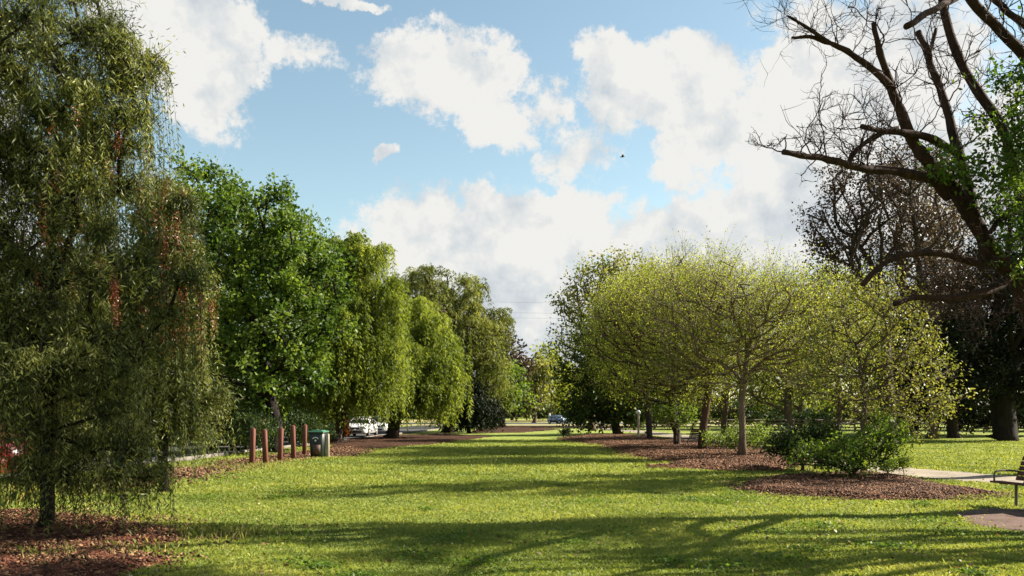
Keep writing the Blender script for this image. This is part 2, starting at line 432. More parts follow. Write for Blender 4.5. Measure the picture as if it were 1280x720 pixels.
B_SHR = bed('mulch_bed', 'bark mulch bed round the leafy shrub',
    [(930, 604), (1000, 597), (1080, 593), (1140, 600), (1185, 610), (1236, 620), (1180, 626), (1080, 625), (1000, 619), (930, 613)], M['mulch'], .08, .09, .12, .4)
B_PEP = bed('mulch_bed', 'red mulch under the pepper tree',
    [(-420, 655), (-60, 642), (60, 638), (140, 652), (205, 664), (240, 682), (190, 690), (225, 703), (160, 716), (110, 735), (-250, 790), (-700, 740)], M['mulch_red'], .08, .07, .22, .4)
B_POST = bed('leaf_litter', 'dry leaf litter behind the timber posts',
    [(120, 600), (215, 586), (300, 576), (345, 570), (400, 562), (435, 557), (465, 561), (448, 569), (405, 572), (330, 580), (255, 596), (150, 612)], M['litter'], .16, .03, .25, .6)
B_WIL = bed('mulch_bed', 'dark mulch under the weeping trees',
    [(405, 552), (470, 545), (560, 543), (612, 546), (540, 556), (470, 561), (412, 560)], M['mulch_dark'], .25, .08, .3, .8)
B_SML = bed('mulch_bed', 'mulch round the small far tree', [(585, 541), (600, 536), (660, 534), (700, 537), (650, 541)], M['mulch_dark'], .4, .08, .3, .8)

def strip(name, label, pts, wid, mat, z0=.016, seg=.7, kind='structure', jit=.0):
    pts = np.asarray(pts, float)
    L = np.r_[0, np.cumsum(np.linalg.norm(np.diff(pts, axis=0), axis=1))]
    s = np.linspace(0, L[-1], max(2, int(L[-1] / seg)))
    def sm(v):
        y = np.interp(s, L, v); kk = max(1, int(3 / seg)); pad = np.pad(y, kk, mode='reflect', reflect_type='odd')
        return np.convolve(pad, np.ones(2 * kk + 1) / (2 * kk + 1), 'valid')
    x, y, w = sm(pts[:, 0]), sm(pts[:, 1]), np.interp(s, L, np.broadcast_to(wid, len(pts)))
    tx, ty = np.gradient(x), np.gradient(y); ln = np.hypot(tx, ty); nx, ny = ty / ln, -tx / ln
    V = []; K = 7
    for j in range(K):
        q = (j / (K - 1) - .5) * w
        e = jit * wob(x + j, y, 1.4) if j in (0, K - 1) else 0
        X, Y = x + nx * (q + e), y + ny * (q + e)
        V.append(np.c_[X, Y, hgt(X, Y) + z0 + (.008 if 0 < j < K - 1 else -.01)])
    n = len(s); V = np.concatenate(V); i = np.arange(n - 1); fs = []
    for j in range(K - 1): fs.append(np.stack([j * n + i, (j + 1) * n + i, (j + 1) * n + i + 1, j * n + i + 1], 1)[:, ::-1])
    o = link_mesh(name, V, np.concatenate(fs), mat, smooth_=True); tag(o, label, kind=kind)
    return np.c_[x, y], w
PATH = strip('path', 'pale gravel footpath curving past the shrub bed', [(26, 17.5), (19, 19.6), (14.2, 21.2), (11.6, 24.2), (11.1, 30), (11.2, 38), (11.9, 52), (12.6, 66), (12.2, 85), (10, 110)], 2.5, M['path'], .014, .5, jit=.12)
PAD_POLY = [GR(*p) for p in [(1186, 642), (1228, 637), (1400, 640), (1440, 668), (1290, 662), (1225, 654)]]
B_PAD = bed('paving_pad', 'reddish paved pad under the near bench', [(1186, 642), (1228, 637), (1400, 640), (1440, 668), (1290, 662), (1225, 654)], M['brick'], .08, .012, .04, .1)

# street down the left side, its kerb, and the cross street at the far end
KX = lambda y: -13.95 + .063 * y
ys = np.arange(-30, 151, 10.)
strip('road', 'asphalt street along the left side of the park', [(KX(y) - 3.9, y) for y in ys], 7.4, M['asphalt'], .010, 2)
def kerb():
    mb = MB()
    yy = np.arange(-30, 140, 2.)
    for a, b in zip(yy[:-1], yy[1:]):
        c = ((KX(a) + KX(b)) / 2 + .0, (a + b) / 2, .05); ang = math.atan2(.063, 1)
        mb.box(c, (.16, 1.985, .16), rot=[[math.cos(ang), math.sin(ang), 0], [-math.sin(ang), math.cos(ang), 0], [0, 0, 1]], bev=.02)
    tag(mb.build('kerb', M['kerb']), 'concrete kerb along the street', kind='structure')
kerb()
strip('far_footpath', 'pinkish footpath across the far end', [(-40, 136), (40, 136)], 8, M['pinkpath'], .02, 4)
strip('far_road', 'asphalt cross street at the far end', [(-70, 160), (90, 160)], 26, M['asphalt'], .012, 4)
strip('far_verge', 'dry grass verge beyond the cross street', [(-120, 215), (140, 215)], 70, M['drygrass'], .01, 8)
strip('far_mulch', 'dark mulch strip before the far footpath', [(-6, 119), (20, 119)], 18, M['mulch_dark'], .015, 3)

# ------------------------------------------------------------------ grass
def on_hard(x, y):
    bad = np.zeros(len(x), bool)
    for poly, wb, h in BEDS:
        lo, hi = poly.min(0) - .3, poly.max(0) + .3
        m = (x > lo[0]) & (x < hi[0]) & (y > lo[1]) & (y < hi[1])
        if m.any():
            s, _ = h(x[m], y[m]); q = np.zeros(len(x), bool); q[np.flatnonzero(m)] = s > rng.uniform(-.05, .75, m.sum()) * rng.random(m.sum()) ** 2; bad |= q
    pc, w = PATH
    for (px_, py_) in pc[::2]: bad |= (x - px_) ** 2 + (y - py_) ** 2 < (1.2 + .0) ** 2
    bad |= x < KX(y) + .1
    return bad
def blades(P, hh, ww, lean, tint, name, mat, label):
    n = len(P); a = rng.uniform(0, 2 * np.pi, n)
    side = np.c_[np.cos(a), np.sin(a), np.zeros(n)] * (ww / 2)[:, None]
    la = rng.uniform(0, 2 * np.pi, n); ld = np.c_[np.cos(la), np.sin(la), np.zeros(n)] * (lean * hh)[:, None]
    mid = P + ld * .35 + np.c_[np.zeros(n), np.zeros(n), hh * .6]
    tip = P + ld + np.c_[np.zeros(n), np.zeros(n), hh * (1 - .25 * lean)]
    V = np.stack([P - side, P + side, mid + side * .7, tip], 1); V2 = None
    Fq = np.arange(n * 4).reshape(n, 4)
    o = link_mesh(name, V.reshape(-1, 3), Fq, mat, tint=tint)
    tag(o, label, kind='stuff'); return o
def lawn_grass():
    n = 760000
    # denser close to the viewpoint, wide enough for other viewpoints
    d = 8.0 * (60 / 8.0) ** (rng.random(n) ** 1.25)
    x = (rng.random(n) * 2 - 1) * (d * .62 + 2.0)
    y = d
    k = ~on_hard(x, y); x, y, d = x[k], y[k], d[k]
    patch = np.clip(.5 + .26 * wob(x, y, .35) + .22 * wob(x + 9, y - 3, .9) + .16 * wob(x, y, 2.7) + .12 * wob(x * .6, y * 1.6, 5.), 0, 1)
    hh = (.022 + .030 * rng.random(len(x)) ** 1.5) * (.75 + .6 * patch) * np.clip(d / 16, 1, 1.6)
    tuft = rng.random(len(x)) < .012; hh[tuft] *= 1.7
    ww = (.006 + .006 * rng.random(len(x))) * np.clip(d / 9, 1, 3.4)
    tint = np.clip(.05 + .62 * patch + rng.normal(0, .085, len(x)), 0, 1)
    dry = rng.random(len(x)) < .012; tint[dry] = rng.uniform(.85, 1, dry.sum())
    P = np.c_[x, y, hgt(x, y) - .003]
    blades(P, hh, ww, rng.uniform(.2, 1.1, len(x)), tint, 'lawn_grass', M['grass'], 'short mown grass of the park lawn')
lawn_grass()

def chips(bedinfo, n, size, mat, label, zmax=None):
    poly, h = bedinfo; lo, hi = poly.min(0) - .2, poly.max(0) + .2
    x = rng.uniform(lo[0], hi[0], n * 3); y = rng.uniform(lo[1], hi[1], n * 3)
    s, z = h(x, y); k = s > np.minimum(rng.uniform(-.12, .1, len(x)), rng.uniform(-.9, .6, len(x))); x, y, z = x[k][:n], y[k][:n], z[k][:n]
    m = len(x); L = size * rng.uniform(.4, 1.3, m); W = L * rng.uniform(.25, .6, m)
    a = rng.uniform(0, 2 * np.pi, m); tl = rng.normal(0, .35, m); rl = rng.normal(0, .5, m)
    u = np.c_[np.cos(a) * np.cos(tl), np.sin(a) * np.cos(tl), np.sin(tl)]
    w = np.c_[-np.sin(a) * np.cos(rl), np.cos(a) * np.cos(rl), np.sin(rl)]
    c = np.c_[x, y, z + .012 + .012 * rng.random(m)]
    nrm = np.cross(u, w); T = (L * .12)[:, None]
    A, B = u * L[:, None] / 2, w * W[:, None] / 2
    top = [c - A - B + nrm * T, c + A * .9 - B * .8 + nrm * T, c + A + B + nrm * T, c - A * .8 + B + nrm * T]
    bot = [q - nrm * T * 2 for q in top]
    V = np.stack(top + bot, 1).reshape(-1, 3); b = np.arange(m)[:, None] * 8
    fs = np.concatenate([b + np.array([q]) for q in ([0, 1, 2, 3], [0, 4, 5, 1], [1, 5, 6, 2], [2, 6, 7, 3], [3, 7, 4, 0])])
    tint = np.tile(rng.random(m), 5)
    tag(link_mesh('wood_chips', V, fs, mat, tint=tint), label, kind='stuff')
chips(B_SHR, 14000, .05, M['chip'], 'loose bark chips on the shrub bed')
chips(B_PEP, 16000, .05, M['chip'], 'loose bark chips under the pepper tree')
chips(B_ELM, 22000, .08, M['chip'], 'loose bark chips on the elm bed')
chips(B_POST, 4000, .10, M['chip'], 'dry leaves and bark behind the posts')

# ------------------------------------------------------------------ trees
def unit(v): return v / (np.linalg.norm(v, axis=-1, keepdims=True) + 1e-9)
def lobes_world(lobes, d, r=None, bumpy=0):
    out = []
    for L in lobes:
        px, py, rx, ry = L[:4]; do = L[4] if len(L) > 4 else 0
        out.append((PX(px, py, d + do), np.array([rx / F * d, rx / F * d * .95, ry / F * d])))
    for c, rad in list(out) if bumpy else []:
        for _ in range(bumpy):
            u = unit(r.normal(size=3) + np.array([0, 0, .35])); k = r.uniform(.28, .5)
            out.append((c + u * rad * r.uniform(.75, 1.02), np.full(3, rad.mean() * k)))
    return out
def crown_centers(LW, n, r, shell=.45, zmin=.4):
    vol = np.array([np.prod(l[1]) ** .8 for l in LW]); vol /= vol.sum()
    tot = sum(np.prod(l[1]) for l in LW) * 4.19
    sp = .62 * (tot / n) ** (1 / 3)
    pts = np.zeros((0, 3)); tries = 0
    while len(pts) < n and tries < n * 30:
        tries += 1
        c, rad = LW[r.choice(len(LW), p=vol)]
        u = unit(r.normal(size=3)); q = c + u * rad * (shell + (1 - shell) * r.random() ** .6)
        if q[2] < zmin: continue
        if len(pts) and ((pts - q) ** 2).sum(1).min() < (sp * (1 - .5 * tries / (n * 30))) ** 2: continue
        pts = np.vstack([pts, q])
    return pts
def skeleton(trunk_pts, centers, r, bf=.35, step=.6):
    P = [np.asarray(p, float) for p in trunk_pts]; par = [-1] + list(range(len(P) - 1))
    pl = [0.]
    for a, b in zip(P[:-1], P[1:]): pl.append(pl[-1] + np.linalg.norm(b - a))
    top = P[-1]; nt = len(P); lo = max(1, int(nt * .55))
    order = np.argsort(((centers - top) ** 2).sum(1)); tips = []
    for ci in order:
        c = centers[ci]; A = np.array(P[lo:]); dv = c - A; dist = np.linalg.norm(dv, axis=1)
        cost = dist + bf * np.array(pl[lo:]) + 1.2 * np.clip(A[:, 2] - c[2], 0, None)
        k = int(np.argmin(cost)) + lo
        m = max(1, int(dist[k - lo] / step)); s = P[k]; prev = k
        base = c - s; bow = np.array([0, 0, .10 * dist[k - lo]]) + r.normal(0, .05 * dist[k - lo], 3)
        for j in range(1, m + 1):
            f = j / m; q = s + base * f + bow * math.sin(math.pi * f) * .8
            if j < m: q = q + r.normal(0, .05 * step, 3)
            P.append(q); par.append(prev); pl.append(pl[prev] + np.linalg.norm(q - P[prev])); prev = len(P) - 1
        tips.append(prev)
    return np.array(P), np.array(par), tips
def limb_mesh(mb, P, par, tips, r_trunk, r_tip, k=6, expo=2.4, flare=1.5):
    n = len(P); acc = np.zeros(n)
    for t_ in tips: acc[t_] += 1
    for i in range(n - 1, 0, -1):
        if acc[i] == 0: acc[i] = 1
        acc[par[i]] += acc[i]
    rad = r_tip + (r_trunk - r_tip) * (acc / acc[0]) ** (1 / expo)
    kids = [[] for _ in range(n)]
    for i in range(1, n): kids[par[i]].append(i)
    stack = [(0, None)]
    while stack:
        s, pr = stack.pop(); ch = [] if pr is None else [pr]; c = s
        while True:
            ch.append(c)
            if not kids[c]: break
            big = max(kids[c], key=lambda q: acc[q])
            for o in kids[c]:
                if o != big: stack.append((o, c))
            c = big
        if len(ch) < 2: continue
        rr = rad[ch].copy()
        if pr is not None: rr[0] = rr[1] * 1.05
        pts = P[ch]
        if pr is None and flare > 1: rr[0] *= flare
        kk = k + 3 if rr.max() > .12 else (k if rr.max() > .03 else 4)
        mb.tube(pts, rr, kk, cap=True)
    return rad
def twig_faces(S0, S1, r0):
    n = len(S0); d = unit(S1 - S0); ref = np.tile([.3, .2, 1.], (n, 1)); u = unit(np.cross(d, ref)); w = np.cross(d, u)
    V = []
    for q in range(3):
        a = q * 2 * np.pi / 3; o = (math.cos(a) * u + math.sin(a) * w)
        V += [S0 + o * r0[:, None], S1 + o * r0[:, None] * .35]
    V = np.stack(V, 1).reshape(-1, 3); b = np.arange(n)[:, None] * 6
    fs = np.concatenate([b + np.array([q]) for q in ([0, 2, 3, 1], [2, 4, 5, 3], [4, 0, 1, 5])])
    return V, fs
def leaf_faces(P, a, L, W, r, upbias=.5, fold=.18):
    n = len(P); nn = unit(r.normal(size=(n, 3)) + np.array([0, 0, upbias])); b = unit(np.cross(a, nn)); nn = np.cross(b, a)
    L = L[:, None]; W = W[:, None]
    V = np.stack([P, P + a * L * .45 + b * W * .5 + nn * W * fold, P + a * L, P + a * L * .45 - b * W * .5 + nn * W * fold], 1)
    return V.reshape(-1, 3)

def tree(name, label, cat, d, base_px, lobes, mat, bark, rt, n=120, kt=7, tl=.9, lt=10, leaf=(.12, .06), group=None,
         droop=None, zmin=.6, lean=0., fork=.35, seed=1, shell=.45, bf=.35, base_y=None, up=.25, spread=.16, berries=None, tw_r=.006, upbias=.5,
         trunk_px=None, r_tip=.012, step=None, droop_up=.3, bumpy=4, flat=.7, bunch=1., lpow=1., bushy=0, leafb=None, fount=0.):
    r = np.random.default_rng(seed)
    LW = lobes_world(lobes, d, r, bumpy)
    bx = (base_px - 640) / F * d
    org = np.array([bx, d, float(hgt(bx, d)) - .05])
    zt = max(l[0][2] + l[1][2] for l in LW); cx = np.mean([l[0] for l in LW], axis=0)
    C = crown_centers(LW, n, r, shell, zmin + .3)
    top_t = org + np.array([(cx[0] - bx) * .35 + lean, (cx[1] - d) * .3, (zt - org[2]) * fork])
    if trunk_px is not None:
        tp = [org] + [PX(a, b, d) for a, b in trunk_px]
    else:
        tp = [org + (top_t - org) * f + r.normal(0, .04 * (1 if 0 < f < 1 else 0), 3) * np.array([1, 1, 0]) * min(2, zt / 6) for f in (0, .08, .3, .55, .8, 1)]
    P, par, tips = skeleton(tp, C, r, bf, step or max(.35, zt / 18))
    root = empty(name, tuple(org), label, cat, group)
    mb = MB(); limb_mesh(mb, P - org, par, tips, rt, r_tip)
    crown_axis = np.array([cx[0], cx[1], 0])
    TV, TF, tn = [], [], 0
    LV, LT = [], []
    NC = len(C)
    if droop is None or bushy:
        kt = bushy or kt
        # leafy twigs all round every branch end
        ci = np.repeat(np.arange(NC), kt); m = len(ci)
        out = unit(C[ci] - (cx + np.array([0, 0, -.2 * zt]))); dr = unit((out * .7 + r.normal(0, .75, (m, 3))) * np.array([1, 1, flat]) + np.array([0, 0, up]))
        ln = tl * r.uniform(.45, 1.15, m); S0 = C[ci] + r.normal(0, .06, (m, 3)) * tl; S1 = S0 + dr * ln[:, None]
        S1[:, 2] = np.maximum(S1[:, 2], zmin * .6)
        v, f = twig_faces(S0, S1, np.full(m, tw_r)); TV.append(v - org); TF.append(f)
        cl = r.random(NC)
        ti = np.repeat(np.arange(m), lt); dn = np.clip(r.normal(.78, .28, NC), .2, 1.); ti = ti[r.random(len(ti)) < dn[ci[ti]]]
        q = len(ti); tt = r.uniform(.1, 1.05, q)
        pos = S0[ti] + (S1 - S0)[ti] * tt[:, None] + r.normal(0, spread * tl, (q, 3))
        a = unit(dr[ti] * .6 + r.normal(0, .7, (q, 3)) + np.array([0, 0, -.25]))
        lb = leafb or leaf
        L = lb[0] * r.uniform(.6, 1.25, q); W = lb[1] * r.uniform(.7, 1.2, q)
        LV.append(leaf_faces(pos, a, L, W, r, upbias))
        LT.append(np.clip(.5 * cl[ci[ti]] + .5 * r.random(q), 0, 1))
    if droop is not None:
        ns, lmin, lmax, ds, per = droop[:5]; zlow = droop[5] if len(droop) > 5 else zmin
        w_ = np.clip((C[:, 2] - C[:, 2].min()) / (np.ptp(C[:, 2]) + .01), 0, 1) * .4 + .6
        ci = r.choice(NC, ns, p=w_ / w_.sum())
        ln = lmin + (lmax - lmin) * r.random(ns) ** lpow; K = int(lmax / ds) + 1
        S = C[ci] + r.normal(0, 1, (ns, 3)) * np.array([.45, .45, .25]) * tl * bunch
        out = C[ci] - crown_axis; out[:, 2] = 0; out = unit(out) + r.normal(0, .5 + fount, (ns, 3)); out[:, 2] = 0
        out = out / np.maximum(1, np.linalg.norm(out, axis=1))[:, None]
        ph = r.uniform(0, 6.3, ns); zstop = zlow + r.uniform(0, 1, ns) ** 1.5 * (zlow * 2.2 + .5)
        cl = r.random(NC)
        T = np.arange(K)[None, :] * ds
        e = (1 - np.exp(-T / (.5 * max(1, tl)))) * (.45 + .25 * fount) * tl
        X = S[:, None, :] + out[:, None, :] * e[:, :, None]
        X = X + np.stack([.06 * np.sin(T * 2.3 + ph[:, None]), .06 * np.cos(T * 1.9 + ph[:, None]), np.zeros((ns, K))], -1) * tl
        rise = droop_up * tl * np.sin(np.clip(T / (.5 * tl + .01), 0, np.pi))
        X[:, :, 2] += rise - np.maximum(0, T - .25 * tl)
        ok = (T < ln[:, None]) & (X[:, :, 2] > zstop[:, None])
        # thin hanging stems
        a0 = X[:, :-3:3][ok[:, :-3:3] & ok[:, 3::3][:, :X[:, :-3:3].shape[1]]] if K > 6 else None
        if a0 is not None and tw_r > 0:
            mk = ok[:, :-3:3] & ok[:, 3::3][:, :X[:, :-3:3].shape[1]]
            v, f = twig_faces(X[:, :-3:3][mk], X[:, 3::3][:, :mk.shape[1]][mk], np.full(mk.sum(), tw_r * .6)); TV.append(v - org); TF.append(f)
        Q = X[ok]; cc = cl[np.broadcast_to(ci[:, None], (ns, K))[ok]]
        sr = r.random(ns)[np.broadcast_to(np.arange(ns)[:, None], (ns, K))[ok]]
        Q = np.repeat(Q, per, 0); cc = np.repeat(cc, per); sr = np.repeat(sr, per); q = len(Q)
        az = r.uniform(0, 2 * np.pi, q)
        a = unit(np.c_[np.cos(az) * .75, np.sin(az) * .75, -r.uniform(.35, 1.3, q)])
        Q = Q + r.normal(0, .02 * tl, (q, 3))
        L = leaf[0] * r.uniform(.6, 1.25, q); W = leaf[1] * r.uniform(.7, 1.2, q)
        LV.append(leaf_faces(Q, a, L, W, r, .1, .1)); LT.append(np.clip(.5 * cc + .22 * sr + .28 * r.random(q), 0, 1))
        if berries:
            nb, bxy = berries; bw = []
            for _ in range(nb):
                px, py, sx, sy = bxy[r.integers(len(bxy))]
                tgt = PX(px + r.normal(0, sx), py + r.normal(0, sy), d)
                dd = np.abs(Q[:, 0] - tgt[0]) + np.abs(Q[:, 2] - tgt[2]) + .5 * (Q[:, 1] - d)
                bw.append(Q[np.argmin(dd)])
            bw = np.array(bw) - np.array([0, .08, 0]); kb = 30
            bp = np.repeat(bw, kb, 0) + r.normal(0, 1, (nb * kb, 3)) * np.array([.035, .035, .09]) * berries_scale(d)
            a = unit(r.normal(size=bp.shape)); s_ = np.full(len(bp), .019 * berries_scale(d))
            bo = link_mesh('berries', leaf_faces(bp - org, a, s_, s_, r), np.arange(len(bp) * 4).reshape(-1, 4), M['berry'], root, tint=r.random(len(bp)))
            bo['kind'] = 'stuff'
    for v, f in zip(TV, TF): mb.add(v, f)
    mb.build('trunk', bark, root, smooth_=True)
    LV = np.concatenate(LV); LT = np.concatenate(LT)
    link_mesh('crown', LV - org, np.arange(len(LV)).reshape(-1, 4), mat, root, tint=LT)
    return root
def berries_scale(d): return max(1, d / 15)

exec_trees = True
# near pepper tree at the left edge
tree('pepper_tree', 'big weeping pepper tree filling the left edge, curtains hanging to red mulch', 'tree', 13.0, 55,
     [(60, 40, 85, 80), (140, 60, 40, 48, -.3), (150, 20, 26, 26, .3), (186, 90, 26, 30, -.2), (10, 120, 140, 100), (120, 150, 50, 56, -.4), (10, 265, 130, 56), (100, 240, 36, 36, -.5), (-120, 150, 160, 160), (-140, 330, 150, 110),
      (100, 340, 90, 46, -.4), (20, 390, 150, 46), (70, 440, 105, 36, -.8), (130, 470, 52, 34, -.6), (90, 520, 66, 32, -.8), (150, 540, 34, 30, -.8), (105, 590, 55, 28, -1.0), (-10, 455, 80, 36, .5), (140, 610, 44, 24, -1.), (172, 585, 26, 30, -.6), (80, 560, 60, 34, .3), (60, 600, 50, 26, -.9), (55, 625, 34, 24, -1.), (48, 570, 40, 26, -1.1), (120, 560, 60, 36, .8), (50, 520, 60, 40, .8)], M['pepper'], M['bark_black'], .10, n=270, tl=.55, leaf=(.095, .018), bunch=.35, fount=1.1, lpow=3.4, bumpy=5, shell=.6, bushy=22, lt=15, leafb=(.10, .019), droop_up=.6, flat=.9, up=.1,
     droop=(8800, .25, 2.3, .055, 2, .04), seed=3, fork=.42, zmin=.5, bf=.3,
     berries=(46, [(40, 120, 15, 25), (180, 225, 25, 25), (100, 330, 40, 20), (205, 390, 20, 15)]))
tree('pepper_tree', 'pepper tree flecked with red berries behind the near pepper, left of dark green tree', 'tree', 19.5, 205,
     [(205, 255, 28, 36), (220, 320, 32, 45), (185, 400, 50, 45), (232, 400, 22, 40), (240, 465, 22, 36), (140, 380, 50, 60), (70, 430, 70, 50), (220, 490, 36, 30), (268, 500, 11, 22), (180, 520, 34, 30), (235, 535, 22, 24, .6), (110, 520, 50, 34, .5)], M['pepper'], M['bark_black'], .10, n=200, tl=.6, leaf=(.11, .018), bunch=.35, fount=.9, lpow=3., bumpy=5, bushy=20, lt=14, droop_up=.5, flat=.9, up=.1, leafb=(.12, .02),
     droop=(5000, .3, 2.0, .07, 3, .2), seed=5, fork=.45, zmin=.5,
     berries=(170, [(175, 240, 14, 22), (205, 250, 14, 25), (210, 385, 16, 18), (228, 300, 8, 40), (265, 380, 14, 30), (285, 375, 4, 6), (180, 300, 25, 25), (240, 410, 18, 15)]))
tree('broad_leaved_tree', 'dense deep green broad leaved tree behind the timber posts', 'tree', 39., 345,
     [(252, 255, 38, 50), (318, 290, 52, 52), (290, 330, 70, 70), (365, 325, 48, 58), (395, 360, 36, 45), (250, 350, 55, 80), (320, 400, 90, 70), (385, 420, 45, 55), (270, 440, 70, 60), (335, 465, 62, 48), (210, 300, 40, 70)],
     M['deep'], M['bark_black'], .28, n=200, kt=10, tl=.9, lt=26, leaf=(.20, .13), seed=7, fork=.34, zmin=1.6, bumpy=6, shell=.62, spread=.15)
tree('yellow_green_tree', 'yellow green tree showing its top behind the dense deep green tree', 'tree', 50., 330,
     [(287, 285, 36, 45), (375, 315, 34, 50), (340, 340, 70, 60)], M['pepper_far'], M['bark'], .3, n=110, tl=1.0, leaf=(.24, .06), droop=(900, .8, 2.4, .2, 3, 2.0), seed=9)
tree('weeping_tree', 'lime weeping tree with a dark trunk beside the white car', 'tree', 52., 421,
     [(448, 328, 34, 32), (425, 380, 42, 50), (475, 375, 30, 36), (440, 430, 56, 50), (410, 475, 45, 36), (470, 455, 36, 40), (395, 500, 26, 16), (445, 492, 36, 16)], M['pepper_far'], M['bark_dark'], .42, n=170, tl=1.1, leaf=(.26, .055), bunch=.45, fount=.7, droop_up=.5, bumpy=6, lpow=1.6,
     droop=(4000, .8, 3.4, .16, 3, .9), seed=11, fork=.4, zmin=2)
tree('weeping_tree', 'lower bright weeping tree on the dark mulch, right of the white car', 'tree', 61., 488,
     [(510, 408, 38, 30), (490, 440, 50, 42), (536, 450, 36, 42), (548, 480, 24, 26), (480, 475, 40, 40), (520, 485, 42, 32), (500, 505, 50, 14), (465, 500, 18, 14)], M['pepper_far'], M['bark_dark'], .42, n=150, tl=1.2, leaf=(.28, .06), bunch=.45, fount=.7, droop_up=.5, bumpy=6, lpow=1.6,
     droop=(3200, .9, 3.6, .17, 3, .7), seed=13, fork=.4, zmin=2)
tree('weeping_tree', 'tall olive weeping tree behind the bright weeping pair', 'tree', 82., 560,
     [(520, 370, 34, 32), (560, 380, 42, 38), (590, 420, 40, 45), (545, 430, 60, 60), (605, 465, 30, 40), (575, 480, 48, 40)], M['olive'], M['bark_dark'], .5, n=210, tl=1.5, leaf=(.36, .08), bunch=.45, fount=.7, droop_up=.5, bumpy=6, lpow=1.6,
     droop=(2600, 1.2, 3.8, .24, 3, 1.2), seed=15, fork=.4, zmin=2)
tree('shrubby_tree', 'small black green drooping tree left of the far small tree', 'tree', 79., 586,
     [(588, 500, 26, 22), (575, 515, 24, 20), (600, 518, 20, 18)], M['black'], M['bark_dark'], .18, n=70, tl=1.0, leaf=(.32, .08), droop=(1100, .8, 2.2, .2, 3, .15), seed=17, fork=.5, zmin=.3)
tree('brown_leaved_tree', 'far brownish tree poking up above the gap', 'tree', 118., 628,
     [(612, 415, 18, 20), (622, 440, 22, 25), (642, 458, 20, 22), (630, 480, 26, 30)], M['brown'], M['bark_dark'], .4, n=110, kt=7, tl=1.6, lt=9, leaf=(.5, .3), seed=19, zmin=2)
tree('young_tree', 'small fresh green tree with thin trunk at the far end of the lawn', 'tree', 107., 618,
     [(605, 490, 20, 18), (632, 480, 26, 22), (645, 500, 18, 16), (618, 470, 20, 14)], M['lime'], M['bark_dark'], .17, n=90, kt=6, tl=1.2, lt=8, leaf=(.42, .22), seed=21, fork=.45, zmin=2)
# far trees that close the gap
far = [(668, 165, [(662, 490, 18, 24), (672, 470, 14, 20)], 'olivelit', 'far khaki tree closing the gap in the middle'),
       (690, 190, [(690, 470, 20, 30), (705, 490, 24, 22)], 'elm', 'far yellow tree beyond the cross street, right of the gap'),
       (640, 235, [(640, 500, 24, 14), (610, 498, 24, 16), (668, 503, 20, 10)], 'lime', 'low far green tree across the street end'),
       (715, 225, [(725, 490, 30, 22), (760, 480, 30, 28)], 'olivelit', 'far olive tree hidden beside the dark round tree')]
for k, (bx, d, lb, mt, lab) in enumerate(far):
    tree('far_tree', lab, 'tree', d, bx, lb, M[mt], M['bark'], .4, n=90, kt=6, tl=d / 75, lt=8, leaf=(d / 260, d / 420), seed=30 + k, zmin=1., tw_r=.02)
# right hand side, far to near
tree('round_tree', 'dark round tree at the far end of the elm row', 'tree', 73., 772,
     [(752, 455, 36, 44), (782, 430, 44, 44), (732, 482, 24, 32), (785, 470, 48, 50), (752, 500, 38, 28), (748, 512, 36, 20), (785, 510, 40, 20), (722, 505, 18, 20)], M['midshade'], M['bark_dark'], .36, n=210, kt=8, tl=1.3, lt=13, leaf=(.32, .18), seed=41, fork=.3, zmin=.5)
tree('airy_tree', 'thin airy tree with sky showing through, above the dark round tree', 'tree', 90., 740,
     [(722, 384, 24, 28), (752, 356, 34, 24), (742, 395, 36, 36), (780, 350, 34, 26), (716, 425, 20, 26)], M['olivelit'], M['bark'], .34, n=150, kt=6, tl=1.9, lt=8, leaf=(.36, .19), seed=43, fork=.5, shell=.6, zmin=3)
EL = dict(kt=7, tl=1.35, lt=16, leaf=(.082, .043), shell=.3, fork=.30, bumpy=3, up=.6, spread=.10, zmin=2.0, r_tip=.014, tw_r=.007, bf=.28)
G = 'elms in the mulch bed'
tree('elm_tree', 'tall yellow green elm with slim forked trunk, nearest of the row', 'tree', 34.5, 928,
     [(930, 380, 90, 36), (1010, 386, 60, 36), (870, 393, 70, 40), (960, 415, 80, 46), (1030, 420, 50, 44), (890, 430, 70, 40), (1000, 465, 45, 26), (905, 475, 40, 22)], M['elm'], M['bark_pale'], .125, n=400, seed=51, group=G,
     trunk_px=[(928, 540), (927, 500), (929, 480), (935, 440), (942, 400)], **EL)
tree('elm_tree', 'elm with thick red brown trunk beside the distant bench', 'tree', 40., 878,
     [(850, 380, 80, 38), (900, 378, 70, 36), (820, 410, 70, 50), (890, 430, 70, 50), (790, 398, 50, 40), (850, 475, 60, 24)], M['elm'], M['bark_red'], .17, n=380, seed=53, group=G,
     trunk_px=[(879, 535), (884, 500), (888, 470), (884, 440), (890, 400)], **EL)
E2 = dict(EL); E2.update(leaf=(.12, .062), tl=1.3)
tree('elm_tree', 'elm with straight dark trunk, third along the mulch bed', 'tree', 47., 846,
     [(815, 383, 60, 36), (845, 378, 60, 34), (800, 425, 60, 50), (850, 440, 60, 46), (805, 480, 50, 26)], M['elm'], M['bark_dark'], .19, n=260, seed=55, group=G, **E2)
tree('elm_tree', 'elm by the slim pale post, farthest of the row', 'tree', 58., 815,
     [(800, 393, 55, 36), (780, 415, 45, 40), (810, 378, 45, 30), (790, 440, 60, 50)], M['elm'], M['bark_dark'], .19, n=260, seed=57, group=G, **E2)
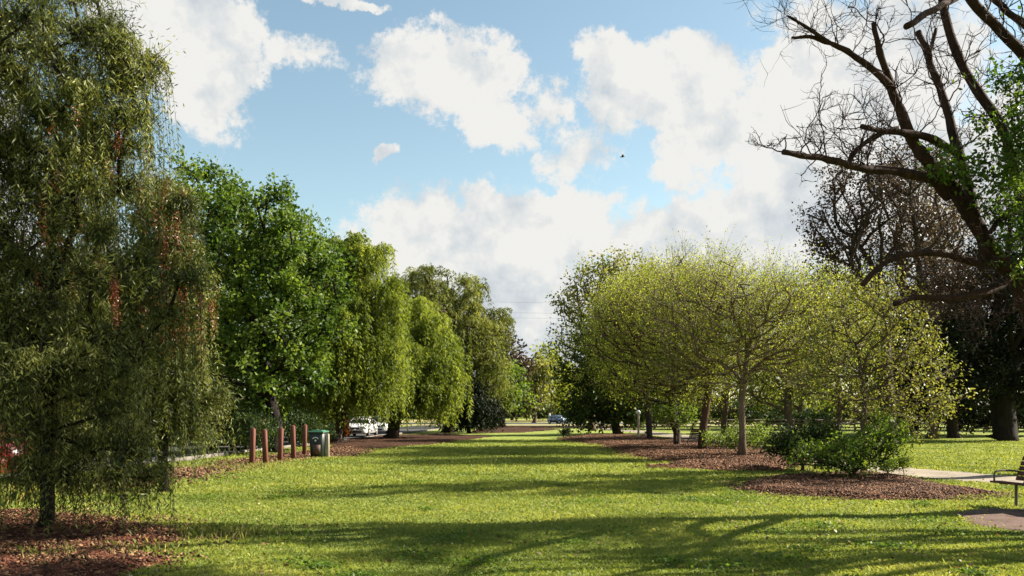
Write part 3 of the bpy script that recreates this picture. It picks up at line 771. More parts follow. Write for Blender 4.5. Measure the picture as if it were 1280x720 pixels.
# bright trees behind the path
back = [(985, 60, [(985, 440, 60, 50), (1010, 400, 50, 45), (960, 470, 50, 36)], 'elm', 'bright yellow green tree standing behind the nearest elm'),
        (1045, 66, [(1045, 420, 55, 50), (1060, 380, 50, 40), (1050, 470, 50, 36)], 'lime', 'fresh green tree behind the small tree in the shrub bed'),
        (905, 78, [(900, 450, 60, 46), (940, 470, 50, 36), (870, 480, 50, 32)], 'olivelit', 'olive tree seen between the elm trunks'),
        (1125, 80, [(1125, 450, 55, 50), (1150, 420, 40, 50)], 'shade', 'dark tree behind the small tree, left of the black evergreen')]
for k, (bx, d, lb, mt, lab) in enumerate(back):
    tree('background_tree', lab, 'tree', d, bx, lb, M[mt], M['bark'], .26, n=130, kt=8, tl=1.4, lt=10, leaf=(d * .0036, d * .002), seed=60 + k, zmin=1.4, fork=.3)
tree('bronze_tree', 'brown purple leaved tree against the sky, behind the bare limbs', 'tree', 46., 1112,
     [(1080, 235, 45, 35), (1050, 290, 40, 40), (1130, 220, 50, 36), (1110, 290, 60, 50), (1060, 335, 45, 36), (1165, 300, 40, 60), (1120, 350, 60, 40)], M['brown'], M['bark_dark'], .3, n=250, kt=6, tl=1.1, lt=16, leaf=(.16, .095), seed=71, fork=.45, shell=.5, zmin=4)
tree('thin_tree', 'thin khaki tree behind the bronze tree, sky between its leaves', 'tree', 62., 1165,
     [(1150, 240, 40, 45), (1175, 290, 40, 60), (1140, 300, 40, 50), (1190, 350, 40, 50)], M['tan'], M['bark'], .3, n=150, kt=6, tl=1.5, lt=9, leaf=(.22, .12), seed=73, fork=.5, zmin=4)
tree('evergreen_tree', 'black green evergreen with a very thick trunk at right edge', 'tree', 57., 1253,
     [(1245, 400, 60, 60), (1290, 380, 60, 80), (1215, 440, 45, 45), (1270, 460, 60, 36), (1310, 300, 50, 80), (1225, 360, 40, 40), (1280, 478, 36, 24, -1.5), (1300, 470, 36, 34, .5), (1240, 478, 34, 18, -1.5)], M['black'], M['bark_black'], .72, n=260, kt=9, tl=1.3, lt=14, leaf=(.26, .14), seed=75, fork=.35, zmin=2.4)
tree('evergreen_tree', 'smaller black green evergreen left of the very thick trunk', 'tree', 64., 1192,
     [(1190, 440, 40, 50), (1170, 480, 36, 36), (1205, 490, 34, 28), (1180, 400, 34, 40)], M['black'], M['bark_dark'], .4, n=170, kt=9, tl=1.3, lt=13, leaf=(.28, .15), seed=77, fork=.3, zmin=1.)
tree('evergreen_tree', 'low black green evergreen at the fence, behind the small olive tree', 'tree', 74., 1140,
     [(1140, 450, 50, 45), (1160, 490, 45, 36), (1110, 480, 40, 40), (1200, 500, 40, 36), (1165, 410, 40, 40)], M['black'], M['bark_dark'], .4, n=190, kt=9, tl=1.5, lt=13, leaf=(.32, .18), seed=78, fork=.3, zmin=.4)
tree('evergreen_tree', 'dark evergreen beyond the very thick trunk at the right margin', 'tree', 70., 1300,
     [(1270, 470, 50, 50), (1310, 440, 60, 80), (1240, 500, 40, 30), (1330, 500, 60, 40)], M['black'], M['bark_dark'], .4, n=190, kt=9, tl=1.5, lt=13, leaf=(.30, .17), seed=76, fork=.3, zmin=.6)
tree('small_tree', 'small olive tree with thin grey trunk behind the shrub', 'tree', 26.5, 1080,
     [(1080, 400, 55, 40), (1120, 430, 50, 45), (1150, 470, 42, 38), (1110, 500, 50, 34), (1050, 440, 48, 40), (1030, 480, 40, 34), (1165, 500, 26, 26), (1140, 530, 32, 18), (1075, 370, 30, 22)], M['olivelit'], M['bark'], .075, n=210, kt=6, tl=.6, lt=10, leaf=(.10, .06), seed=79, fork=.42, zmin=.7, shell=.3, up=.15,
     trunk_px=[(1078, 545), (1082, 500), (1078, 470), (1070, 430)], bf=.3, r_tip=.008, tw_r=.005)
tree('leafy_shrub', 'leafy green shrub growing in the near right mulch bed', 'shrub', 22.6, 1066,
     [(1060, 575, 46, 22), (1100, 550, 28, 24), (1085, 575, 30, 22), (1020, 575, 34, 18), (1115, 540, 18, 18)], M['lime'], M['bark_dark'], .05, n=85, kt=6, tl=.38, lt=10, leaf=(.10, .055), seed=81, fork=.2, zmin=.05, shell=.3, bf=.5)
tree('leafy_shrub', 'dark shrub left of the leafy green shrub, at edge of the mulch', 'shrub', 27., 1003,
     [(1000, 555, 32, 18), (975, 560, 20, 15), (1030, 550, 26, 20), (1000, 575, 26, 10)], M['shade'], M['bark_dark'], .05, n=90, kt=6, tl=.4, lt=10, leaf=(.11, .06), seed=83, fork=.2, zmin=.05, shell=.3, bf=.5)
tree('sucker_shrub', 'light green shoots round the foot of the nearest elm', 'shrub', 35.6, 922,
     [(905, 548, 22, 12), (935, 545, 24, 14), (960, 552, 18, 10)], M['lime'], M['bark'], .03, n=70, kt=5, tl=.35, lt=8, leaf=(.12, .05), seed=85, fork=.2, zmin=.05, shell=.2)
tree('sucker_shrub', 'bushy regrowth round the third elm trunk', 'shrub', 46.4, 846,
     [(846, 522, 18, 12), (832, 518, 14, 10), (858, 520, 12, 10)], M['lime'], M['bark'], .03, n=50, kt=5, tl=.4, lt=8, leaf=(.14, .06), seed=87, fork=.5, zmin=.6, shell=.2)
for k, (bx, by, sc_) in enumerate([(1110, 604, 1.), (1130, 602, 1.1), (1093, 606, .7), (1142, 606, .6)]):
    x, y = GR(bx, by)
    tree('seedling', ['pale green seedling on mulch, right of the leafy shrub', 'tallest pale seedling at right end of the mulch group', 'short seedling close under the leafy shrub', 'smallest seedling at far right of the group'][k], 'plant', y, bx,
         [(bx, by - 14 * sc_, 9 * sc_, 11 * sc_)], M['lime'], M['bark'], .012, n=14, kt=4, tl=.16, lt=6, leaf=(.075, .035), seed=90 + k, fork=.4, zmin=.03, shell=.1, group='seedlings beside the shrub', r_tip=.004, tw_r=.003, step=.1)
tree('orange_shrub', 'small orange leaved shrub beside the white car', 'shrub', 57., 428, [(428, 538, 5, 9), (430, 545, 5, 5)], M['orange'], M['bark_dark'], .04, n=30, kt=5, tl=.3, lt=8, leaf=(.2, .1), seed=95, fork=.3, zmin=.1)
tree('far_twig_plant', 'low dark twiggy plant at the far tip of the elm mulch', 'plant', 63., 704, [(703, 545, 6, 4), (707, 542, 4, 4)], M['black'], M['bark_dark'], .03, n=20, kt=5, tl=.25, lt=5, leaf=(.16, .06), seed=97, fork=.3, zmin=.03)

# tall tree standing just outside the right edge, its leaves reach into view and it shades the middle lawn
tree('broad_leaved_tree', 'leafy green tree reaching in at the far right edge', 'tree', 25., 1345,
     [(1345, 230, 60, 70), (1400, 150, 90, 90), (1330, 120, 46, 50), (1420, 270, 90, 80), (1360, 40, 70, 60), (1480, 60, 90, 90)], M['deep'], M['bark_dark'], .3, n=150, kt=8, tl=.8, lt=11, leaf=(.14, .09), seed=101, fork=.35, zmin=3)

# ------------------------------------------------------------------ the big bare tree at the right edge
def bare_tree():
    d = 16.; r = np.random.default_rng(5)
    bx = 1338; org = np.array([(bx - 640) / F * d, d, float(hgt((bx - 640) / F * d, d)) - .05])
    root = empty('bare_tree', tuple(org), 'huge half bare tree leaning in from the right edge, dark limbs and sparse leaves', 'tree')
    def pl(pts, dd0=0., dd1=0.):
        n = len(pts); return np.array([PX(a, b, d + dd0 + (dd1 - dd0) * i / max(1, n - 1)) for i, (a, b) in enumerate(pts)])
    def fine(P, k=4):
        P = np.asarray(P); n = len(P); t_ = np.linspace(0, n - 1, (n - 1) * k + 1); out = []
        Q = np.vstack([2 * P[0] - P[1], P, 2 * P[-1] - P[-2]])
        for u in t_:
            i = min(int(u), n - 2); f = u - i; a, b, c, e = Q[i], Q[i + 1], Q[i + 2], Q[i + 3]
            out.append(.5 * (2 * b + (c - a) * f + (2 * a - 5 * b + 4 * c - e) * f * f + (3 * b - a - 3 * c + e) * f ** 3))
        return np.array(out)
    pxm = d / F
    limbs = [  # pixel path, depth at both ends, radius in pixels at both ends
        ([(1338, 642), (1330, 560), (1318, 460), (1296, 385), (1276, 338)], 0, 0, 36, 22),
        ([(1276, 338), (1247, 325), (1224, 286), (1196, 242), (1166, 206), (1141, 175), (1126, 138), (1112, 106), (1100, 66), (1092, 28)], 0, -.6, 17, 4),
        ([(1113, 109), (1085, 82), (1058, 64), (1038, 54), (1020, 42), (996, 27), (985, 20)], -.5, -1.4, 6.5, 1.5),
        ([(1038, 54), (1012, 46), (990, 47)], -.9, -1.2, 4, 2),
        ([(1185, 246), (1165, 226), (1125, 214), (1085, 212), (1060, 206), (1035, 199), (1008, 195), (979, 190)], -.1, -1.8, 9, 4),
        ([(1060, 206), (1068, 190), (1085, 177), (1100, 168), (1122, 160)], -1., -.7, 4, 4),
        ([(1191, 189), (1168, 175), (1140, 166), (1108, 164), (1077, 158)], 0, -1., 8, 4.),
        ([(1222, 282), (1204, 210), (1191, 161), (1174, 111), (1160, 72), (1147, 40)], 0, .8, 9.5, 5),
        ([(1160, 72), (1166, 52), (1170, 36)], .6, .7, 4, 3),
        ([(1290, 355), (1283, 280), (1267, 205), (1247, 152), (1213, 100), (1192, 55), (1178, 8), (1168, -40)], .2, 1.4, 11, 6.5),
        ([(1312, 360), (1318, 200), (1290, 88), (1250, 40), (1214, 0), (1190, -40)], .1, -.8, 11, 6.5),
        ([(1318, 230), (1350, 60), (1300, -40), (1240, -24), (1196, -4), (1165, 13), (1133, 33)], .0, -4.0, 6.5, 4.2),
        ([(1318, 200), (1330, 90), (1282, 32), (1256, 12), (1236, -8)], .1, .6, 9, 5),
        ([(1276, 338), (1258, 352), (1241, 362), (1216, 370), (1178, 373), (1141, 373), (1118, 380)], 0, -1.4, 9, 4),
        ([(1258, 338), (1236, 330), (1212, 328), (1186, 319), (1150, 316), (1120, 322), (1098, 334), (1078, 356)], 0, -1.0, 7, 4),
        ([(1292, 268), (1268, 262), (1250, 274), (1238, 290)], .3, -.6, 7, 4),
        ([(1320, 300), (1370, 200), (1430, 120), (1500, 60)], 0, -3.5, 12, 5),
        ([(1320, 330), (1400, 260), (1480, 220), (1580, 190)], 0, -2., 11, 5),
        ([(1350, 240), (1370, 100), (1380, -60), (1400, -220)], -.3, 1.5, 13, 4),
        ([(1375, -20), (1330, -150), (1280, -230), (1230, -270)], .9, 1., 8, 3),
        ([(1330, 380), (1400, 300), (1470, 240), (1540, 120)], 0, -5., 10, 5),
        ([(1330, 200), (1345, 20), (1330, -120), (1310, -220)], 0, -2.5, 12, 5),
    ]
    mb = MB(); tw = MB(); curves = []
    for pts, a, b, r0, r1 in limbs:
        P = fine(pl(pts, a, b)); P[1:-1] += r.normal(0, .016, (len(P) - 2, 3)) * (min(r0, 14) / 10); P[1:-1] = .25 * P[:-2] + .5 * P[1:-1] + .25 * P[2:]
        rad = np.linspace(r0 * .70, r1 * .75, len(P)) * pxm * (1 + r.normal(0, .07, len(P)))
        mb.tube(P - org, rad, 9); curves.append((P, rad))
    def twig(p, dr, ln, rad, lev):
        n = max(4, int(ln / .09)); q = [p]; v = dr.copy()
        for _ in range(n):
            v = unit(v + r.normal(0, .28, 3) + np.array([0, 0, .07])); q.append(q[-1] + v * ln / n)
        q = np.array(q); tw.tube(q - org, np.linspace(rad, rad * .35, len(q)), 4, cap=False)
        if lev <= 0: return
        for _ in range(r.integers(3, 6)):
            i = r.integers(1, len(q)); sd = unit(unit(q[i] - q[i - 1]) * .5 + r.normal(0, .75, 3) + np.array([0, 0, .1]))
            twig(q[i], sd, ln * r.uniform(.35, .65), max(.0032, rad * .6), lev - 1)
    for ci, (P, rad) in enumerate(curves):
        if ci in (0, 11): continue
        thick = ci in (16, 17, 18, 19, 20)
        ln = np.linalg.norm(P[-1] - P[0]); m = int(3 + ln * (2.6 if not thick else 2.0))
        for _ in range(m):
            i = r.integers(len(P) // 5, len(P)); a = unit(P[i] - P[i - 1] + 1e-6)
            sd = unit(a * .4 + r.normal(0, .7, 3) + np.array([-.1, 0, .35]))
            twig(P[i], sd, r.uniform(.35, 1.3), max(.0055, min(.015, rad[i] * .22)), 2)
    # rising twigs seen against the cloud at the limb's far end, and fine dead twigs hanging low
    for (a, b, u, v, ln) in [(1033, 196, -.05, 1, .85), (1000, 193, .15, 1, .5), (981, 188, -.3, .9, .55), (979, 190, -.8, .6, .5), (1012, 196, .7, .8, .6), (1033, 160, -.6, .6, .55), (1085, 208, .0, 1, .6), (1116, 160, -.5, .8, .6), (1105, 90, -.7, .5, .6), (1092, 40, .4, 1, .5)]:
        twig(PX(a, b, d - 1.2), unit(np.array([u, r.normal(0, .3), v])), ln, .013, 3)
    for _ in range(70):
        a, b = r.uniform(1160, 1275), r.uniform(325, 400)
        twig(PX(a, b, d + r.uniform(-1., .6)), unit(np.array([r.normal(-.3, .5), r.normal(0, .5), r.uniform(-.9, .3)])), r.uniform(.4, .9), .006, 2)
    for _ in range(30):
        t_ = r.random(); twig(PX(1175 + 70 * t_, 225 + 95 * t_, d - .35), unit(np.array([r.normal(0, .6), -.6, r.normal(-.1, .7)])), r.uniform(.25, .6), .006, 2)
    mb.build('trunk', M['bark_bare'], root, smooth_=True)
    tw.build('twigs', M['bark_bare'], root)
    # leaf sprays on the limbs; second row is unseen, added to cast shade
    lobes = [(1250, 165, 34, 22, -.9), (1232, 210, 46, 22, -.8), (1262, 245, 32, 30, -1), (1266, 105, 26, 30, -.8), (1195, 215, 30, 20, -.7), (1178, 188, 14, 14, -.6), (1275, 190, 30, 60, -.6), (1255, 92, 22, 12, -1), (1275, 320, 18, 40, -.7), (1248, 300, 18, 10, -.6), (1300, 150, 40, 60, -1.2), (1290, 260, 40, 50, -1),
             (1400, 110, 50, 30, -1), (1480, 190, 50, 24, -1.5), (1440, 40, 50, 30, -2), (1560, 150, 60, 26, -2.5), (1700, 130, 50, 20, -3), (1240, -230, 90, 60, 1), (1330, -280, 90, 70, 2), (1420, -210, 90, 70, 1), (1300, -170, 70, 40, -1.5), (1240, -320, 80, 50, -1), (1480, -300, 100, 60, 0), (1180, -270, 50, 30, 0), (1440, -125, 60, 40, -3.2), (1520, -200, 70, 44, -3), (1400, -60, 40, 26, -3.3)]
    LW = lobes_world(lobes, d); C = crown_centers(LW, 800, r, .1, 2.)
    kt, lt = 6, 10; m = len(C) * kt; ci = np.repeat(np.arange(len(C)), kt)
    dr = unit(r.normal(size=(m, 3)) * np.array([1, 1, .55]) + np.array([0, 0, .15])); ln = .42 * r.uniform(.5, 1.2, m)
    S1 = C[ci] + dr * ln[:, None]; v, f = twig_faces(C[ci], S1, np.full(m, .004)); t2 = MB(); t2.add(v - org, f)
    ti = np.repeat(np.arange(m), lt); q = len(ti)
    pos = C[ci][ti] + (S1 - C[ci])[ti] * r.uniform(.1, 1.05, q)[:, None] + r.normal(0, .045, (q, 3))
    a = unit(dr[ti] * .6 + r.normal(0, .6, (q, 3)) + np.array([0, 0, -.2]))
    V = leaf_faces(pos, a, .10 * r.uniform(.6, 1.25, q), .052 * r.uniform(.7, 1.2, q), r, .8)
    t2.build('leaf_stalks', M['twig'], root)
    link_mesh('crown', V - org, np.arange(len(V)).reshape(-1, 4), M['lime_deep'], root, tint=np.clip(.5 * r.random(len(C))[ci[ti]] + .5 * r.random(q), 0, 1))
    return root
M['lime_deep'] = leaf_mat('mid green leaf', [(0, (.03, .065, .011)), (.5, (.085, .165, .022)), (1, (.19, .28, .04))], .48, .25, .45)
bare = bare_tree()
for k, (dx, dy, sc_, lab) in enumerate([(6.3, -2.7, 1., 'bare tree added out of view beside the huge leaning one to cast shadow streaks'), (9.2, -.6, 1.05, 'farther bare tree added out of view to the right to cast shadow streaks')]):  # unseen copies added and stripped to limbs, to streak the lawn with shadow
    bare_copy = dup(bare, (bare.location.x + dx, bare.location.y + dy, bare.location.z), R((4, -6)[k]), (sc_,) * 3, lab)
    if k < 2:
        for ch in list(bare_copy.children):
            if ch.name.startswith(('crown', 'leaf', 'twigs')): bpy.data.objects.remove(ch)

# ------------------------------------------------------------------ street side planting, hedges, far wood
stp = tree('street_tree', 'dark tree across the street behind the pepper trees', 'tree', 40., 640 - 20.5 / 40 * F,
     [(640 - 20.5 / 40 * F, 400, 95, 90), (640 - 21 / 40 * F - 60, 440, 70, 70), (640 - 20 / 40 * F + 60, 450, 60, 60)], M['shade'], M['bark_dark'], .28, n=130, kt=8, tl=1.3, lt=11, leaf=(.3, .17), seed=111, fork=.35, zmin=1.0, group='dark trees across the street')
for k, (yy, off, s_) in enumerate([(27, -8, .9), (53, -7, 1.0), (64, -8.5, 1.1), (77, -7, .95), (90, -8, 1.05), (104, -7, 1.1), (120, -8, 1.)]):
    dup(stp, (KX(yy) + off - 1.5, yy, 0), k * 1.3, (s_, s_, s_ * .95))
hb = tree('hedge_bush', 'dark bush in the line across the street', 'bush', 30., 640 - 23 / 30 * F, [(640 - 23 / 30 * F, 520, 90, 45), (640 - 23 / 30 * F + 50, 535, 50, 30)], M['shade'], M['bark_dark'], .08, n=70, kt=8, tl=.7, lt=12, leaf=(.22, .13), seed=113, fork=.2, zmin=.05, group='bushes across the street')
for k, yy in enumerate([18, 22.5, 35, 40, 46, 52, 58, 65, 72, 79, 86, 94, 102, 110, 119]):
    dup(hb, (KX(yy) - 12.0 + .8 * math.sin(k * 2.3), yy, 0), k * 1.9, (1, 1, .9 + .25 * math.sin(k * 1.7)))
for k, (x, yy, s_) in enumerate([(-15.2, 31, .62), (-13.8, 36.5, .6), (-12.4, 40.5, .5), (-16, 26, .6)]):
    q = dup(hb, (x, yy, 0), 2 + k * 2.9, (s_, s_, .8), ['dark verge bush behind the red berried pepper', 'dark verge bush left of the timber posts', 'dark bush close behind the timber posts', 'dark verge bush beside the red car'][k]); q['group'] = 'bushes on the verge'
for k, (yy, s_, h_) in enumerate([(37.5, .42, .62), (43, .42, .6), (47, .34, .42)]):  # added bushes standing in for the dark under the trees
    q = dup(hb, (KX(yy) + .9, yy, 0), 1 + k * 2.3, (s_, s_, h_), 'low dark bush added to darken the kerbside verge between posts and white car'); q['group'] = 'bushes added to darken the kerbside verge'
for k, (x, yy, s_) in enumerate([(-25, 134, 1.5), (-18, 148, 1.7), (-12.5, 152, 1.3), (-30, 150, 1.9)]):
    q = dup(hb, (x, yy, 0), k * 2.7, (s_, s_, s_ * .9)); q['label'] = 'dark bush at the far corner where the streets meet'; q['group'] = 'bushes at the far corner'
for k, (x, yy, s_) in enumerate([(-6, 196, 1.8), (1, 203, 2.1), (8, 199, 1.7), (15, 206, 2.2), (23, 200, 1.9), (31, 204, 2.1), (-14, 200, 2.)]):
    q = dup(hb, (x, yy, 0), k * 1.9, (s_, s_, s_ * .75)); q['label'] = 'dark bush in the row closing the view beyond the cross street'; q['group'] = 'bushes beyond the cross street'
hr = dup(hb, (15, 96, 0), .4, (1.2, 1.2, 1.), 'dark bush in the hedge line behind the rail fence'); hr['group'] = 'bushes behind the rail fence'
for k in range(1, 14):
    dup(hr, (15 + 4.2 * k, 96 - 1.0 * k + 2 * math.sin(k * 2.1), 0), k * 1.7, (1.2, 1.2, 1.0 + .35 * math.sin(k * 1.3)))
bt = tree('fence_tree', 'olive tree in the line beyond the rail fence', 'tree', 104., 1000, [(1000, 460, 55, 40), (1030, 440, 40, 36), (970, 475, 45, 30)], M['olivelit'], M['bark'], .3, n=110, kt=7, tl=1.5, lt=10, leaf=(.42, .24), seed=115, fork=.3, zmin=1.2, group='trees beyond the rail fence')
for k, (x, y, s_) in enumerate([(20, 110, 1.), (42, 100, 1.1), (50, 96, .9), (60, 92, 1.1), (70, 88, 1.2), (13, 118, .9)]):
    dup(bt, (x, y, 0), k * 2.2, (s_, s_, s_))
def far_wood():
    r = np.random.default_rng(9); n = 70000
    az = r.uniform(-1.25, 1.25, n); dist = r.uniform(300, 420, n)
    top = 6 + 3.5 * np.sin(az * 23) + 2.5 * np.sin(az * 61 + 1) + 1.5 * np.sin(az * 140)
    z = np.clip(top, 3, 14) * r.random(n) ** .7
    P = np.c_[np.sin(az) * dist, np.cos(az) * dist, z]
    V = leaf_faces(P, unit(r.normal(size=(n, 3))), np.full(n, 2.4), np.full(n, 1.7), r)
    tag(link_mesh('far_wood', V, np.arange(n * 4).reshape(-1, 4), M['olive'], tint=r.random(n)), 'far belt of trees on the skyline', kind='stuff')
far_wood()
def tall_grass(name, label, cx, cy, sx, sy, n, h):
    r = rng; x = cx + r.normal(0, sx, n); y = cy + r.normal(0, sy, n)
    blades(np.c_[x, y, hgt(x, y)], h * r.uniform(.4, 1.2, n), np.full(n, .012), r.uniform(.1, .7, n), r.random(n), name, M['tallgrass'], label)
def litter():
    n = 2600; d = 8.5 * (40 / 8.5) ** rng.random(n); x = (rng.random(n) * 2 - 1) * d * .6
    c = rng.random(n) < .6; x[c] = np.where(rng.random(c.sum()) < .5, -1, 1) * d[c] * rng.uniform(.2, .6, c.sum())
    P = np.c_[x, d, hgt(x, d) + .03 + .02 * rng.random(n)]; a = unit(rng.normal(size=(n, 3)) * np.array([1, 1, .3]))
    tag(link_mesh('fallen_leaves', leaf_faces(P, a, rng.uniform(.03, .075, n), rng.uniform(.02, .05, n), rng, 1.5), np.arange(n * 4).reshape(-1, 4), M['litterleaf'], tint=rng.random(n)), 'dry leaves scattered on the lawn', kind='stuff')
M['litterleaf'] = leaf_mat('dry fallen leaf', [(0, (.10, .05, .02)), (.6, (.26, .16, .07)), (1, (.42, .34, .18))], .2)
litter()
r9 = np.random.default_rng(77)
def clover():
    n = 60; P = []; T = []
    for _ in range(n):
        d = 9 * (26 / 9) ** r9.random(); x = (r9.random() * 2 - 1) * d * .58
        if on_hard(np.array([x]), np.array([d]))[0]: continue
        m = r9.integers(60, 260); sx = r9.uniform(.08, .32); px_, py_ = x + r9.normal(0, sx, m), d + r9.normal(0, sx, m)
        P.append(np.c_[px_, py_, hgt(px_, py_) + r9.uniform(.03, .075, m)])
    P = np.concatenate(P); n = len(P); a = unit(r9.normal(size=(n, 3)) * np.array([1, 1, .25]))
    tag(link_mesh('clover', leaf_faces(P, a, r9.uniform(.03, .06, n), r9.uniform(.02, .045, n), r9, 2.), np.arange(n * 4).reshape(-1, 4), M['lime'], tint=r9.random(n) * .5), 'low clover and weeds in the lawn', kind='stuff')
clover()
tall_grass('tall_grass', 'tall pale grass left of the pepper trunk', -10.6, 18.6, .75, .9, 9000, .34)
tall_grass('tall_grass', 'rough grass tufts in the red mulch', -5.2, 10.8, .5, .35, 1300, .13)
tall_grass('tall_grass', 'rough grass tufts at the mulch edge', -4.2, 12.6, .45, .3, 1300, .12)
tall_grass('tall_grass', 'grass tufts round the feet of the timber posts', -8.35, 31.5, .35, 1.4, 700, .10)
tall_grass('tall_grass', 'grass growing round the litter by the posts', -9.4, 29, 1.6, .8, 2500, .12)

# ------------------------------------------------------------------ built objects
M['bollard'] = wood_mat('red brown timber', (.055, .018, .011), (.15, .055, .034))
M['slat'] = wood_mat('bench slat', (.05, .020, .015), (.13, .055, .042), (3, 3, 3))
M['steel'] = paint_mat('brown steel', (.10, .085, .07), .45, .3)
M['bin'] = paint_mat('dark green plastic', (.005, .012, .008), .45)
M['lid'] = paint_mat('green plastic lid', (.045, .15, .095), .38)
M['binpanel'] = paint_mat('brown label', (.07, .035, .025), .6)
M['white'] = paint_mat('white print', (.7, .7, .68), .6, noise=.04)
M['rubber'] = paint_mat('rubber', (.012, .012, .012), .8)
M['rim'] = paint_mat('alloy rim', (.4, .4, .41), .35, .8)
M['glass'] = paint_mat('car glass', (.012, .014, .016), .12, 0, 0, noise=.05, spec=.25)
M['lamp'] = paint_mat('lamp glass', (.55, .56, .58), .15)
M['tail'] = paint_mat('tail lamp', (.25, .012, .01), .2)
M['plate'] = paint_mat('number plate', (.65, .65, .6), .5, noise=.05)
M['trim'] = paint_mat('black trim', (.015, .015, .016), .5)
M['paint_white'] = paint_mat('white car paint', (.74, .74, .73), .28, 0, .6, noise=.03)
M['paint_red'] = paint_mat('red car paint', (.085, .005, .007), .3, 0, .7, noise=.06)
M['paint_shaded_red'] = paint_mat('shaded red car paint', (.07, .008, .010), .35, 0, .4, noise=.06)  # red paint darkened, the shade on the car put into the colour
M['paint_blue'] = paint_mat('blue grey car paint', (.06, .085, .13), .3, 0, .6, noise=.05)
M['paleposts'] = wood_mat('pale weathered timber', (.26, .21, .15), (.46, .39, .30))
M['greywood'] = wood_mat('grey fence timber', (.07, .055, .042), (.17, .135, .105))
M['wire'] = paint_mat('cable', (.03, .03, .032), .6)
M['feather'] = paint_mat('dark feather', (.03, .03, .034), .7)

G = 'timber posts by the bin'
for k, (px, py, lab) in enumerate([(315, 581, 'first red brown post from the left, half behind hanging leaves'), (332, 580.5, 'second red brown post from the left'),
                                   (350, 577.5, 'middle red brown post of the five'), (367, 575.5, 'fourth red brown post, just left of the last'), (380.5, 570, 'red brown post standing right beside the green bin')]):
    x, y = GR(px, py); mb = MB()
    hh_ = .05 * math.sin(k * 5.); mb.box((0, 0, .56 + hh_ / 2), (.155, .155, 1.26 + hh_), bev=.02)
    mb.box((0, 0, 1.205 + hh_), (.13, .13, .03), taper=(.6, .6))
    o = mb.build('timber_post', M['bollard']); o.location = (x, y, float(hgt(x, y))); o.rotation_euler = (r_ := R(1.8 * math.sin(k * 2.)), R(1.6 * math.cos(k * 3)), R(2 * k - 6))
    tag(o, lab, 'post', G)

def wheelie_bin():
    x, y = GR(398, 573); root = empty('wheelie_bin', (x, y, float(hgt(x, y))), 'dark green wheelie bin with lighter green lid beside the timber posts', 'bin', rz=R(-6))
    b = MB(); b.box((0, 0, .50), (.46, .52, .92), taper=(1.24, 1.3), bev=.045); b.box((0, 0, .945), (.61, .71, .05), bev=.03); b.build('body', M['bin'], root)
    l = MB()
    l.box((0, -.01, .995), (.64, .76, .055), bev=.04); l.box((0, 0, 1.035), (.56, .64, .04), taper=(.8, .8), bev=.04); l.tube([(-.27, .41, .99), (.27, .41, .99)], .018, 8)
    l.build('lid', M['lid'], root)
    h = MB(); h.tube([(-.25, .36, .93), (-.25, .44, .95), (.25, .44, .95), (.25, .36, .93)], .018, 8); h.build('handle', M['bin'], root)
    for s_ in (-1, 1):
        w = MB(); w.tube([(s_ * .25, .27, .1), (s_ * .30, .27, .1)], .1, 16); w.build('wheel', M['rubber'], root)
    p = MB(); p.box((.03, -.318, .33), (.30, .012, .36), rot=[[1, 0, 0], [0, .988, .0], [0, -.0, 1]]); p.box((.03, -.335, .33), (.27, .01, .33)); p.build('label_panel', M['binpanel'], root)
    e = MB(); aa = np.linspace(.35, np.pi - .35, 9)
    e.tube(np.c_[.11 * np.cos(aa), np.full(9, -.346), .70 + .085 * np.sin(aa)], .018, 6)
    e.build('emblem', M['white'], root)
    e = MB(); e.tube([(0, -.345, .665), (0, -.335, .665)], .035, 12); e.build('emblem', M['white'], root)
wheelie_bin()
x, y = GR(410, 573); mb = MB(); mb.box((0, 0, .44), (.09, .09, .95), bev=.012); mb.box((0, 0, .925), (.075, .075, .025), taper=(.5, .5))
o = mb.build('timber_stake', M['paleposts']); o.location = (x, y, 0); tag(o, 'short pale stake at the right side of the green bin', 'post')

def bench(label, x, y, rz):
    root = empty('park_bench', (x, y, float(hgt(x, y)) + .015), label, 'bench', rz=rz)
    L = 1.6
    s = MB()
    for k in range(6):     # slats across the depth, front at -y, dipping to the back
        yy = -.27 + k * .088; zz = .455 - .055 * k / 5 - (.012 if k == 0 else 0)
        s.box((0, yy, zz), (L, .078, .032), bev=.006)
    s.build('seat', M['slat'], root)
    b = MB()
    for k in range(5):
        f = k / 4; b.box((0, .235 + .13 * f, .50 + .36 * f), (L, .028, .075), rot=Matrix.Rotation(R(-18), 3, 'X'), bev=.006)
    b.build('backrest', M['slat'], root)
    for sx in (-1, 1):
        X = sx * (L / 2 - .22)
        g = MB(); g.tube([(X, .06, -.03), (X, .06, .40)], .028, 8); g.box((X, .06, .0), (.14, .14, .016), bev=.003)
        g.tube([(X, -.27, .425), (X, .06, .405), (X, .19, .385), (X, .25, .47), (X, .37, .86)], .018, 6)
        g.build('leg', M['steel'], root)
        X = sx * (L / 2 - .04); a = MB()
        a.tube([(X, -.24, .43), (X, -.25, .55), (X, -.235, .61), (X, -.20, .635), (X, -.1, .645), (X, .12, .64), (X, .26, .62)], .017, 8)
        a.build('armrest', M['steel'], root)
    return root
bench('slatted brown park bench cut off by the right edge, on the paved pad', PX(1272, 600, 15.9)[0] + .33, 15.9, R(-81))
bench('distant slatted bench beside the path, behind the red brown elm trunk', PX(866, 555, 46)[0], 46, R(-72))

